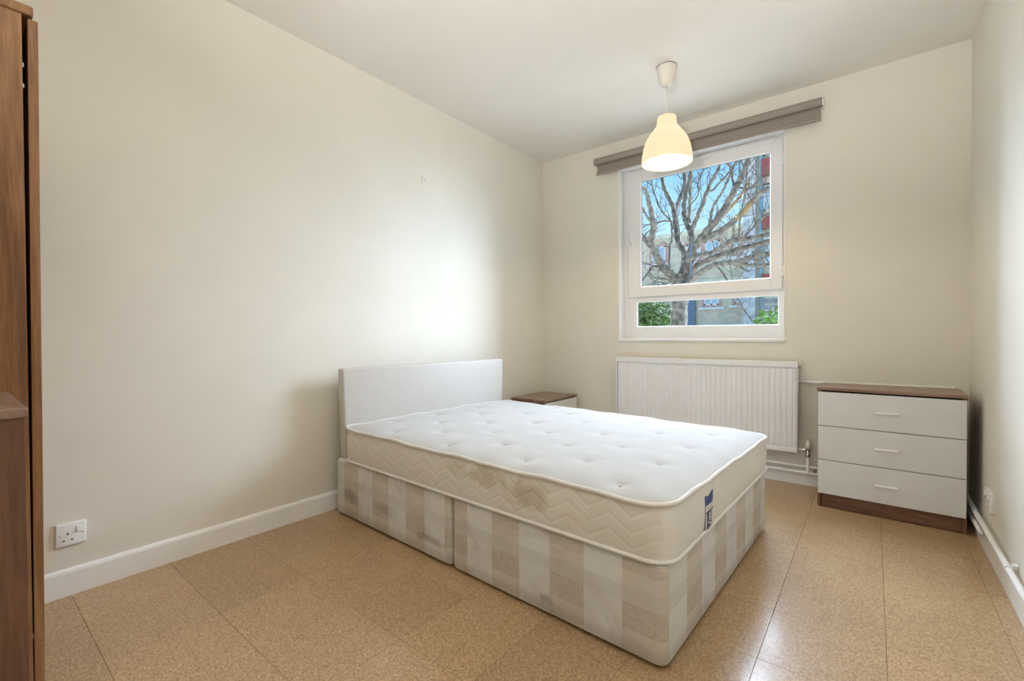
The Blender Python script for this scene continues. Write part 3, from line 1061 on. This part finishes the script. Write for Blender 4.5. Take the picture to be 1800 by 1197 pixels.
def lab_sheet(name, pts, mat, x_=0.0, th=0.0012):
    n_ = len(pts)
    VV = [(x_, y_, z_) for y_, z_ in pts] + [(x_ + th, y_, z_) for y_, z_ in pts]
    FF = [tuple(range(n_))[::-1], tuple(range(n_, 2 * n_))] + [(q, (q + 1) % n_, n_ + (q + 1) % n_, n_ + q) for q in range(n_)]
    o_ = from_data(name, VV, FF, mat, lab)
    bm_ = bmesh.new(); bm_.from_mesh(o_.data); bmesh.ops.recalc_face_normals(bm_, faces=bm_.faces); bm_.to_mesh(o_.data); bm_.free()
    return o_


lz = lambda z: z - MZ - 0.0
lab_sheet('label_tail', [(ly0, lz(0.400)), (ly1, lz(0.400)), (ly1 + 0.004, lz(0.441)), ((ly0 + ly1) / 2 + 0.004, lz(0.424)), (ly0 - 0.004, lz(0.436))], 'label_blue')
lab_sheet('label_border', [(ly0, lz(0.314)), (ly1, lz(0.314)), (ly1, lz(0.402)), (ly0, lz(0.402))], 'label_white', 0.0, 0.0010)
lab_sheet('label_field', [(ly0 + 0.011, lz(0.3155)), (ly1 - 0.014, lz(0.3155)), (ly1 - 0.013, lz(0.377)), (ly0 + 0.012, lz(0.377))], 'label_navy', 0.0006, 0.0010)
lab_sheet('label_stripe', [(ly0 - 0.004, lz(0.3755)), (ly1 + 0.006, lz(0.3755)), (ly1 + 0.006, lz(0.3785)), (ly0 - 0.004, lz(0.3785))], 'label_navy', 0.0006, 0.0011)


def lab_line(name, pts, w=0.0034):
    VV, FF = [], []
    P_ = [Vector((0.0019, ly0 + u * (ly1 - ly0), lz(z_))) for u, z_ in pts]
    V_, F_ = tube_data(P_, w / 2, 6)
    return from_data(name, [Vector((0.0017 + (v.x - 0.0019) * 0.3, v.y, v.z)) for v in V_], F_, 'label_white', lab)


# rotated script lettering, big swooping capital at the bottom and four small letters above it
lab_line('lettering', [(0.28, 0.347), (0.36, 0.338), (0.55, 0.335), (0.74, 0.331), (0.76, 0.325), (0.62, 0.319), (0.42, 0.317)], 0.0065)
lab_line('lettering', [(0.42, 0.3485), (0.50, 0.344), (0.74, 0.3455)], 0.0045)
lab_line('lettering', [(0.72, 0.349), (0.62, 0.3545), (0.45, 0.353), (0.36, 0.356)], 0.0045)
lab_line('lettering', [(0.45, 0.361), (0.52, 0.3575), (0.66, 0.358), (0.72, 0.362), (0.62, 0.3655), (0.48, 0.365), (0.43, 0.361)], 0.0042)
lab_line('lettering', [(0.42, 0.371), (0.48, 0.369), (0.66, 0.3715), (0.72, 0.374)], 0.0042)
lab_line('lettering', [(0.35, 0.384), (0.50, 0.390), (0.60, 0.387), (0.66, 0.393)], 0.0016)
lab['kind'] = 'part' if False else ''
del lab['kind']

# ------------------------------------------------------------------ drawer furniture


def bar_handle(parent, cx_, cz, y, half=0.048, name='handle'):
    bm_ = bmesh.new()
    bbox_add(bm_, cx_ - half, cx_ + half, y - 0.024, y - 0.016, cz - 0.005, cz + 0.004, 0.0015)
    for s_ in (-1, 1):
        bbox_add(bm_, cx_ + s_ * (half - 0.012) - 0.004, cx_ + s_ * (half - 0.012) + 0.004, y - 0.018, y, cz - 0.004, cz + 0.003)
    return from_bm(name, bm_, 'handle_white', parent)


def drawer_unit(name, loc, rz, w, d, h, plinth, nd, label, cat, top_over=0.004, grain_top='walnut_top_sheen', handles=True, side='walnut_v', top_th=0.016, inset=False):
    """front faces local -y, centred on x, front plane y=0"""
    t = tag(empty(name, loc, rz), label, cat)
    hw_ = w / 2
    for s_ in (-1, 1):
        box('side_panel', *sorted((s_ * hw_, s_ * (hw_ - 0.015))), -0.002 if inset else 0.006, d, 0.0, h - top_th, side, t, 0.001)
    box('top', -hw_ - 0.003, hw_ + 0.003, -0.006 - top_over, d, h - top_th, h, grain_top, t, 0.0025, 3)
    box('plinth', -hw_ + 0.019, hw_ - 0.0155, 0.014, 0.030, 0.004, plinth + 0.012, 'walnut_x', t, 0.001)
    box('back_panel', -hw_ + 0.015, hw_ - 0.015, d - 0.012, d - 0.004, 0.03, h - top_th, 'walnut_v', t)
    box('carcass_inside', -hw_ + 0.0155, hw_ - 0.0155, 0.032, d - 0.014, plinth, h - top_th - 0.006, 'dark_gap', t)
    z0, z1 = plinth, h - top_th - 0.006
    dh_ = (z1 - z0) / nd
    for k in range(nd):
        ins_ = 0.0165 if inset else 0.003
        fr_ = box('drawer_front', -hw_ + ins_, hw_ - ins_, 0.004 if inset else -0.010, 0.019 if inset else 0.005, z0 + k * dh_ + 0.0018, z0 + (k + 1) * dh_ - 0.0018, 'drawer_white', t, 0.0012)
        if handles:
            bar_handle(fr_, 0, z0 + (k + 0.5) * dh_ + 0.003, -0.010)
    return t


drawer_unit('chest_of_drawers', (0.057, 3.062, 0), R(-1.0), 0.600, 0.330, 0.673, 0.079, 3,
            'walnut chest with three plain white drawers under the window wall', 'chest')
drawer_unit('bedside_cabinet', (-2.006, 3.165, 0), R(90), 0.470, 0.335, 0.460, 0.06, 2,
            'low walnut topped white bedside cabinet in the corner behind the mattress', 'cabinet')
drawer_unit('tall_chest', (-1.372, 0.088, 0), R(180), 0.376, 0.490, 0.849, 0.07, 4,
            'dark walnut tall chest at the left edge in front of the wardrobe', 'chest', top_over=0.000, grain_top='walnut_top_sheen', top_th=0.018, inset=True, handles=False, side='walnut_dark')

# ------------------------------------------------------------------ wardrobe
wa = tag(empty('wardrobe', (-1.975, 0.127, 0)), 'tall walnut wardrobe with a door slightly ajar at the left edge', 'wardrobe')
hw_ = 0.390
WH = 1.744
D_ = -0.545
for s_ in (-1, 1):
    box('side_panel', *sorted((s_ * hw_, s_ * (hw_ - 0.016))), D_, 0.0, 0.0, WH, 'walnut_warm', wa, 0.001)
box('top_panel', -hw_ - 0.004, hw_ + 0.004, D_, 0.019, WH, WH + 0.024, 'walnut_warm', wa, 0.004, 3)
box('back_panel', -hw_ + 0.016, hw_ - 0.016, D_ + 0.002, D_ + 0.008, 0.03, WH, 'dark_gap', wa)
box('bottom_panel', -hw_ + 0.016, hw_ - 0.016, D_ + 0.01, -0.01, 0.07, 0.086, 'walnut_warm', wa)
box('plinth', -hw_ + 0.016, hw_ - 0.016, -0.03, -0.014, 0.0, 0.07, 'walnut_warm', wa)
box('hanging_shelf', -hw_ + 0.016, hw_ - 0.016, D_ + 0.01, -0.02, 1.50, 1.516, 'walnut_warm', wa)
tube('hanging_rail', [(-hw_ + 0.016, D_ / 2, 1.44), (hw_ - 0.016, D_ / 2, 1.44)], 0.012, 'chrome', wa)
for s_ in (-1, 1):
    dr = empty('wardrobe_door', (0, 0, 0), 0, wa)
    a, c = sorted((s_ * 0.0015, s_ * (hw_ - 0.001)))
    bm = bmesh.new()
    bbox_add(bm, a, c, 0.002, 0.0195, 0.075, WH - 0.006, 0.001)
    if s_ > 0:                                          # the warped door: its top stands off the carcass
        for v in bm.verts:
            k = max(0.0, (v.co.z - 0.75) / (WH - 0.75))
            v.co.y += 0.0075 * k
    dl = from_bm('door_panel', bm, 'walnut_warm', dr)
    hd = empty('door_handle', (s_ * 0.04, 0.0195, 0.95), 0, dr) if False else None
    bm = bmesh.new()
    bbox_add(bm, s_ * 0.04 - 0.005, s_ * 0.04 + 0.005, 0.036, 0.044, 0.88, 1.04, 0.0015)
    for z_ in (0.90, 1.02):
        bbox_add(bm, s_ * 0.04 - 0.004, s_ * 0.04 + 0.004, 0.019, 0.038, z_ - 0.004, z_ + 0.004)
    from_bm('door_handle', bm, 'handle_white', dr)
for z_ in (1.625, 1.575, 0.25):
    box('hinge', hw_ - 0.012, hw_ - 0.003, -0.006, 0.003, z_ - 0.006, z_ + 0.006, 'brass_dull', wa, 0.002)

# ------------------------------------------------------------------ outdoors
CAM = Vector((0, 0, CAMZ))


def ray(px, py):
    return fw + rt * ((px - 900) / FPX) - up * ((py - 598.5) / FPX)


def at(px, py, y):
    d = ray(px, py)
    return CAM + d * (y / d.y)


tag(box('ground', -40, 30, WT, 70, -0.6, -0.3, 'pale_paving'), kind='structure')

# the brick building opposite
FYB = 24.0
bd = tag(empty('brick_building', (0, FYB, 0)), 'stock brick building with cream bands and white windows beyond the tree', 'building')


def fx(px, py=500): return at(px, py, FYB)


XT = fx(1312).x
TOPZ = fx(1180, 418).z
box('wall', -22, XT, 0, 6, -0.3, TOPZ, 'stock_brick', bd)
box('wall', -1.2, 9, 0, 6, -0.3, TOPZ, 'stock_brick', bd)
box('tower_wall', XT, -1.2, -0.5, 6, -0.3, 11, 'stock_brick', bd)
box('parapet', -22, XT, -0.08, 0.3, TOPZ, TOPZ + 0.22, 'stone_cream', bd)
zb = fx(1250, 497).z
box('string_course', -22, XT, -0.10, 0, zb - 0.22, zb + 0.18, 'stone_cream', bd)
box('stone_pier', XT, fx(1333).x, -0.72, -0.5, -0.3, 11, 'stone_grey', bd)


def far_window(px0, px1, py0, py1, surround='terracotta', wall_y=0.0, bars=1):
    a, c = at(px0, py1, FYB + wall_y), at(px1, py0, FYB + wall_y)
    x0, x1, z0, z1 = a.x, c.x, a.z, c.z
    w_ = empty('house_window', (0, wall_y, 0), 0, bd)
    s_ = 0.11
    boxes('surround', [(x0 - s_, x0, -0.06, 0.0, z0 - s_, z1 + s_), (x1, x1 + s_, -0.06, 0.0, z0 - s_, z1 + s_), (x0, x1, -0.06, 0.0, z1, z1 + s_), (x0, x1, -0.06, 0, z0 - s_, z0)], surround, w_)
    box('sill', x0 - 0.25, x1 + 0.25, -0.14, 0, z0 - s_ - 0.09, z0 - s_, 'frame_white', w_)
    f_ = 0.07
    lst = [(x0, x0 + f_, -0.045, -0.01, z0, z1), (x1 - f_, x1, -0.045, -0.01, z0, z1), (x0, x1, -0.045, -0.01, z0, z0 + f_), (x0, x1, -0.045, -0.01, z1 - f_, z1)]
    for q in range(bars):
        xm = x0 + (x1 - x0) * (q + 1) / (bars + 1)
        lst.append((xm - 0.03, xm + 0.03, -0.045, -0.01, z0, z1))
    boxes('frame', lst, 'frame_white', w_)
    box('pane', x0 + f_, x1 - f_, -0.02, -0.005, z0 + f_, z1 - f_, 'far_glass', w_)


far_window(1146, 1170, 432, 462)
far_window(1208, 1232, 428, 458)
far_window(1240, 1266, 422, 444)
far_window(1288, 1303, 418, 448)
far_window(1238, 1264, 512, 537)
far_window(1292, 1309, 512, 533)
far_window(1100, 1126, 436, 466)
a, c = fx(1196, 590), fx(1220, 512)
dr = empty('house_door', (0, 0, 0), 0, bd)
box('door_leaf', a.x - 0.4, c.x, -0.10, 0, -0.3, c.z, 'blue_paint', dr)
box('door_jamb', c.x, c.x + 0.10, -0.14, 0, -0.3, c.z + 0.1, 'slate_grey', dr)
p = at(1338, 500, FYB - 0.62)
tube('downpipe', [(p.x, -0.62, -0.3), (p.x, -0.62, 11)], 0.075, 'teal_paint', bd, 12)
for (a0, a1, b0, b1) in ((1340, 1362, 278, 312), (1341, 1356, 378, 404), (1340, 1356, 482, 494)):
    a, c = at(a0, b1, FYB - 0.5), at(a1, b0, FYB - 0.5)
    box('red_panel', a.x, c.x, -0.78, -0.5, a.z, c.z, 'red_render', bd)
for (b0, b1) in ((318, 372), (410, 470), (250, 274)):
    a, c = at(1342, b1, FYB - 0.5), at(1372, b0, FYB - 0.5)
    w_ = empty('house_window', (0, -0.5, 0), 0, bd)
    x0, x1, z0, z1 = a.x, c.x, a.z, c.z
    boxes('frame', [(x0, x0 + 0.09, -0.06, 0, z0, z1), (x1 - 0.09, x1, -0.06, 0, z0, z1), (x0, x1, -0.06, 0, z0, z0 + 0.09), (x0, x1, -0.06, 0, z1 - 0.09, z1)], 'frame_white', w_)
    box('pane', x0 + 0.09, x1 - 0.09, -0.03, -0.01, z0 + 0.09, z1 - 0.09, 'far_glass', w_)


# the bare tree
TY = 9.0
tree = tag(empty('bare_tree', (at(1193, 590, TY).x, TY, -0.3)), 'leafless tree with thick spreading limbs outside the window', 'tree')
TO = Vector(tree.location)
PXM = FPX / (TY / ray(1200, 500).y)          # pixels per metre at the tree


def zp(a, b_, o=260):
    return (1110 + a / 6.92, o + b_ / 6.92)


def cat_rom(P_, m_=5):
    out = []
    n_ = len(P_)
    for i in range(n_ - 1):
        p0, p1, p2, p3 = P_[max(i - 1, 0)], P_[i], P_[i + 1], P_[min(i + 2, n_ - 1)]
        for k in range(m_):
            t = k / m_
            out.append(0.5 * ((2 * p1) + (p2 - p0) * t + (2 * p0 - 5 * p1 + 4 * p2 - p3) * t * t + (3 * p1 - p0 - 3 * p2 + p3) * t ** 3))
    out.append(P_[-1])
    return out


LIMBS = {'bark_grey': ([], []), 'bark_tan': ([], [])}
PATHS = []


def limb(pts, w0, w1, dy0=0.0, dy1=0.0, mat='bark_grey', o=260, sides=9):
    """pts: picture positions, w: thickness in pixels, dy: depth offset from the trunk plane in metres"""
    n_ = len(pts)
    P_ = []
    for i, q in enumerate(pts):
        px, py = zp(q[0], q[1], q[2] if len(q) > 2 else o)
        t = i / (n_ - 1)
        P_.append(at(px, py, TY + dy0 + (dy1 - dy0) * t) - TO)
    S = cat_rom(P_)
    m_ = len(S)
    rad_ = []
    for i in range(m_):
        t = i / (m_ - 1)
        rad_.append((w0 + (w1 - w0) * t) / 2 / PXM * (1 + 0.10 * math.sin(i * 1.7 + len(PATHS))))
    for i in range(1, m_ - 1):
        S[i] = S[i] + Vector((random.uniform(-1, 1), random.uniform(-1, 1), random.uniform(-1, 1))) * 0.008
    VV, FF = LIMBS[mat]
    v_, f_ = tube_data(S, rad_, sides, True, len(VV))
    VV += v_
    FF += f_
    PATHS.append((S, rad_))


U, L_ = 260, 420
# trunk from the ground to the fork
base = at(1191, 588, TY)
tr = [Vector((base.x - 0.05, TY, -0.32)) - TO, Vector((base.x - 0.02, TY, 0.4)) - TO, at(1193, 570, TY) - TO, at(1195, 530, TY) - TO, at(1196, 512, TY) - TO, at(1197, 496, TY) - TO, at(1199, 482, TY) - TO]
S = cat_rom(tr, 5)
rr = [0.22 - 0.05 * min(1, i / 6) + 0.012 * math.sin(i * 1.3) for i in range(len(S))]
rr = [max(r_ * 0.90 * (1 - 0.25 * max(0, (i - 22) / 8)), 0.09) for i, r_ in enumerate(rr)]
v_, f_ = tube_data(S, rr, 14)
LIMBS['bark_grey'][0].extend(v_)
LIMBS['bark_grey'][1].extend(f_)

limb([(560, 560, L_), (500, 470, L_), (430, 390, L_), (340, 270, L_), (280, 130, L_), (235, 20, L_), (265, 980), (250, 850), (225, 720), (195, 600), (178, 520), (120, 480)], 18, 4, 0, -1.2)
limb([(290, 110, L_), (200, 60, L_), (110, 1030), (20, 980)], 9, 5, -0.3, -0.6)
limb([(590, 520, L_), (630, 380, L_), (670, 260, L_), (650, 170, L_), (600, 80, L_), (560, 1090), (530, 900), (515, 740), (440, 580), (395, 460), (360, 330), (330, 200)], 15, 6, 0, 0.9)
limb([(530, 780), (580, 640), (645, 470), (650, 300), (640, 120)], 10, 9, 0.9, 1.8)
limb([(620, 500, L_), (680, 330, L_), (730, 130, L_), (735, 1060), (700, 980), (655, 870), (640, 740), (655, 600), (695, 430), (725, 280), (740, 120)], 14, 5, 0, 0.5)
limb([(700, 930), (705, 760), (712, 600), (716, 430), (724, 270), (728, 120)], 5, 4.5, 0.3, -0.4)
limb([(735, 1070), (755, 940), (805, 830), (865, 690), (910, 550), (970, 420), (1050, 270), (1085, 180), (1130, 60)], 9, 4, 0.2, -0.3)
limb([(910, 545), (1000, 500), (1075, 420), (1180, 310), (1260, 190), (1330, 80)], 4, 2.5, 0, 0.6)
limb([(680, 420, L_), (760, 120, L_), (830, 1130), (930, 1000), (1040, 870), (1130, 740), (1200, 620), (1260, 500), (1320, 390), (1380, 270), (1420, 130), (1450, 0)], 15, 6, 0, -0.8)
limb([(950, 920), (990, 720), (1060, 600), (1130, 490), (1190, 350), (1265, 190), (1330, 60)], 4.5, 3, -0.3, -0.8)
limb([(1245, 460), (1225, 330), (1180, 190), (1150, 90)], 4, 2.5, -0.6, -0.2)
limb([(820, 1150), (950, 1070), (1100, 1000), (1200, 930), (1290, 850)], 10, 8.5, -0.1, -0.6)
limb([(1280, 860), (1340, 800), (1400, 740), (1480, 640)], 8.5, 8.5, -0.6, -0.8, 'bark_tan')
limb([(1470, 650), (1560, 560), (1640, 500), (1760, 480), (1900, 440)], 8.5, 6, -0.8, -1.2)
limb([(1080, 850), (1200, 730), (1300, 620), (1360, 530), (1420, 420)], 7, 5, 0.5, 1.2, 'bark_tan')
limb([(640, 480, L_), (680, 300, L_), (740, 230, L_), (850, 190, L_), (990, 160, L_), (1100, 90, L_), (1230, 20, L_), (1400, 1100), (1560, 1075), (1700, 1040), (1860, 980)], 7, 7, 0, -1.4)
limb([(690, 480, L_), (800, 320, L_), (960, 240, L_), (1090, 190, L_), (1240, 140, L_), (1400, 100, L_), (1550, 60, L_), (1690, 20, L_), (1850, -30, L_)], 11, 7, 0, -0.6)
limb([(610, 560, L_), (710, 530, L_), (780, 455, L_), (900, 370, L_), (1010, 315, L_), (1150, 290, L_), (1260, 280, L_), (1380, 250, L_), (1480, 210, L_), (1600, 180, L_), (1750, 190, L_)], 12, 5, 0, -1.6)
limb([(1250, 280, L_), (1400, 310, L_), (1540, 320, L_), (1690, 310, L_), (1850, 330, L_)], 5.5, 4.5, -0.9, -1.6)
limb([(1050, 340, L_), (1110, 400, L_), (1180, 520, L_), (1240, 620, L_), (1290, 710, L_), (1380, 880, L_), (1480, 1000, L_)], 3.2, 2.2, -0.5, -1.2, sides=6)
limb([(1260, 310, L_), (1340, 350, L_), (1425, 395, L_)], 3.5, 2, -0.8, -1.0, sides=6)
limb([(370, 340, L_), (260, 335, L_), (190, 430, L_), (120, 520, L_), (40, 640, L_)], 4.5, 3, -0.2, -0.8, sides=7)
limb([(270, 330, L_), (130, 290, L_), (0, 280, L_)], 3, 2, -0.4, -0.9, sides=6)
limb([(470, 500, L_), (350, 480, L_), (275, 515, L_)], 4, 2, 0, -0.5, sides=6)
limb([(500, 520, L_), (430, 545, L_), (365, 575, L_)], 2.5, 1.5, 0, -0.4, sides=6)
limb([(460, 370, L_), (460, 120, L_), (490, 0, L_), (490, 960), (470, 880), (350, 740), (275, 550), (240, 390), (220, 250)], 4, 2.5, -0.1, 0.4, sides=7)
limb([(470, 880), (350, 900), (240, 920), (150, 960)], 3, 2, 0.2, -0.3, sides=6)
limb([(250, 910), (180, 820), (125, 710), (60, 600)], 4.5, 3.5, -0.8, -1.0, sides=7)
limb([(600, 300, L_), (610, 200, L_), (560, 830)], 2.5, 2, 0.2, 0.4, sides=6)
limb([(1310, 1120), (1320, 900), (1390, 480), (1410, 200)], 2.6, 1.6, -1.2, -1.0, sides=6)
limb([(1290, 260, L_), (1320, 100, L_), (1330, 1130), (1450, 1010), (1560, 880), (1700, 790)], 3, 1.8, -1.3, -1.6, sides=6)
limb([(1290, 490), (1400, 490), (1560, 465), (1720, 420)], 3.6, 3, -0.7, -1.0, sides=6)
limb([(720, 690), (800, 590), (820, 520), (810, 440), (880, 250)], 2.5, 1.6, 0.2, 0.5, sides=6)
limb([(1470, 150, L_), (1550, 250, L_), (1640, 330, L_)], 2.5, 1.6, -1.2, -1.5, sides=6)
limb([(1500, 290, L_), (1620, 220, L_), (1700, 150, L_)], 3, 2, -1.2, -1.5, sides=6)
from_data('trunk', *LIMBS['bark_grey'], 'bark_grey', tree, True)
o = from_data('tan_limb', *LIMBS['bark_tan'], 'bark_tan', tree, True)  # limb stretches with tan bark
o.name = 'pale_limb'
TV, TF = [], []
for (S, rad_) in PATHS:
    m_ = len(S)
    for _ in range(int(4 + m_ * 0.22)):
        i = random.randrange(m_ // 3, m_)
        p = S[i].copy()
        t = (S[min(i + 1, m_ - 1)] - S[max(i - 1, 0)]).normalized()
        d = (t * 0.7 + Vector((random.uniform(-1, 1), random.uniform(-0.7, 0.7), random.uniform(-0.3, 1.0)))).normalized()
        ln = random.uniform(0.25, 0.8)
        pts = [p]
        ns = 6
        for k in range(ns):
            d = (d + Vector((random.uniform(-1, 1), random.uniform(-1, 1), random.uniform(-0.8, 1.1))) * 0.28).normalized()
            p = p + d * ln / ns
            pts.append(p.copy())
        r0 = random.uniform(0.004, 0.009)
        v_, f_ = tube_data(pts, [r0 * (1 - 0.75 * k / ns) for k in range(ns + 1)], 4, False, len(TV))
        TV += v_
        TF += f_
        for _k in range(2):
            b0 = pts[random.randrange(2, ns)]
            d2 = (d + Vector((random.uniform(-1, 1), random.uniform(-1, 1), random.uniform(-0.6, 1)))).normalized()
            q = [b0, b0 + d2 * ln * 0.2, b0 + d2 * ln * 0.35 + Vector((0, 0, 0.02))]
            v_, f_ = tube_data(q, [0.004, 0.003, 0.0015], 4, False, len(TV))
            TV += v_
            TF += f_
tag(from_data('twigs', TV, TF, 'twig_brown', tree), kind='stuff')
# a faded blue strap hanging round the fork
st = [at(*zp(735, 60, L_), TY - 0.22) - TO, at(*zp(715, 200, L_), TY - 0.24) - TO, at(*zp(722, 330, L_), TY - 0.25) - TO, at(*zp(705, 480, L_), TY - 0.25) - TO]
tube('strap', cat_rom(st, 4), 0.018, 'weathered_rope', tree, 6)


def foliage(name, parent, centre, size, n_, leaf, mat, seed, shell=0.55):
    g = np.random.default_rng(seed)
    VV, FF = [], []
    c_ = np.array(centre)
    for q in range(n_):
        d = g.normal(size=3)
        d /= np.linalg.norm(d)
        d = np.sign(d) * np.abs(d) ** 0.75
        rr_ = shell + (1 - shell) * g.random() ** 0.6
        p = c_ + d * rr_ * np.array(size)
        nrm = d + g.normal(size=3) * 0.7
        nrm /= np.linalg.norm(nrm)
        a = np.cross(nrm, g.normal(size=3))
        a /= np.linalg.norm(a)
        b_ = np.cross(nrm, a)
        s_ = leaf * (0.6 + 0.8 * g.random())
        k = len(VV)
        VV += [p - a * s_, p + b_ * s_ * 0.42 + nrm * s_ * 0.12, p + a * s_, p - b_ * s_ * 0.42 + nrm * s_ * 0.12]
        FF += [(k, k + 1, k + 2), (k, k + 2, k + 3)]
    return tag(from_data(name, VV, FF, mat, parent), kind='stuff')


def stems(parent, n_, h_, spread, mat='twig_brown'):
    VV, FF = [], []
    for q in range(n_):
        th = random.uniform(0, 6.28)
        pts = [Vector((0.05 * math.cos(th), 0.05 * math.sin(th), -0.02)), Vector((spread * 0.3 * math.cos(th), spread * 0.3 * math.sin(th), h_ * 0.5)), Vector((spread * math.cos(th), spread * math.sin(th), h_))]
        v_, f_ = tube_data(pts, [0.02, 0.014, 0.005], 5, False, len(VV))
        VV += v_
        FF += f_
    return from_data('stems', VV, FF, mat, parent)


HY = 13.5
hp = at(1148, 560, HY)
hg = tag(empty('hedge', (hp.x - 0.5, HY, -0.3)), 'dense green hedge left of the tree trunk', 'hedge')
htop = at(1150, 516, HY).z
foliage('foliage', hg, (0, 0, (htop + 0.3) / 2), (1.15, 0.7, (htop + 0.3) / 2), 7000, 0.075, 'hedge_leaf', 3, 0.35)
stems(hg, 9, 1.6, 0.6)
SY = 6.6
sp_ = at(1352, 560, SY)
sh = tag(empty('garden_shrub', (sp_.x + 0.08, SY, -0.3)), 'bright green leafy shrub at the lower right of the window', 'shrub')
stop = at(1350, 538, SY).z
foliage('foliage', sh, (0, 0, (stop + 0.3) * 0.55), (0.30, 0.30, (stop + 0.3) * 0.45), 1500, 0.055, 'shrub_leaf', 5, 0.3)
stems(sh, 8, 1.2, 0.2)
# slatted grey fence behind the shrub
fp = at(1338, 545, 15.0)
fe = tag(empty('slatted_fence', (fp.x, 15.0, -0.3)), 'weathered dark grey slatted fence behind the shrub', 'fence')
ft = at(1350, 522, 15.0).z + 0.3
for k in range(12):
    box('slat', 0.0, 2.6, -0.015, 0.015, 0.15 + (ft - 0.15) * k / 12, 0.15 + (ft - 0.15) * (k + 0.72) / 12, 'slate_grey', fe)
for x_ in (0.03, 1.3, 2.55):
    box('post', x_ - 0.05, x_ + 0.05, 0.015, 0.10, 0, ft, 'slate_grey', fe)
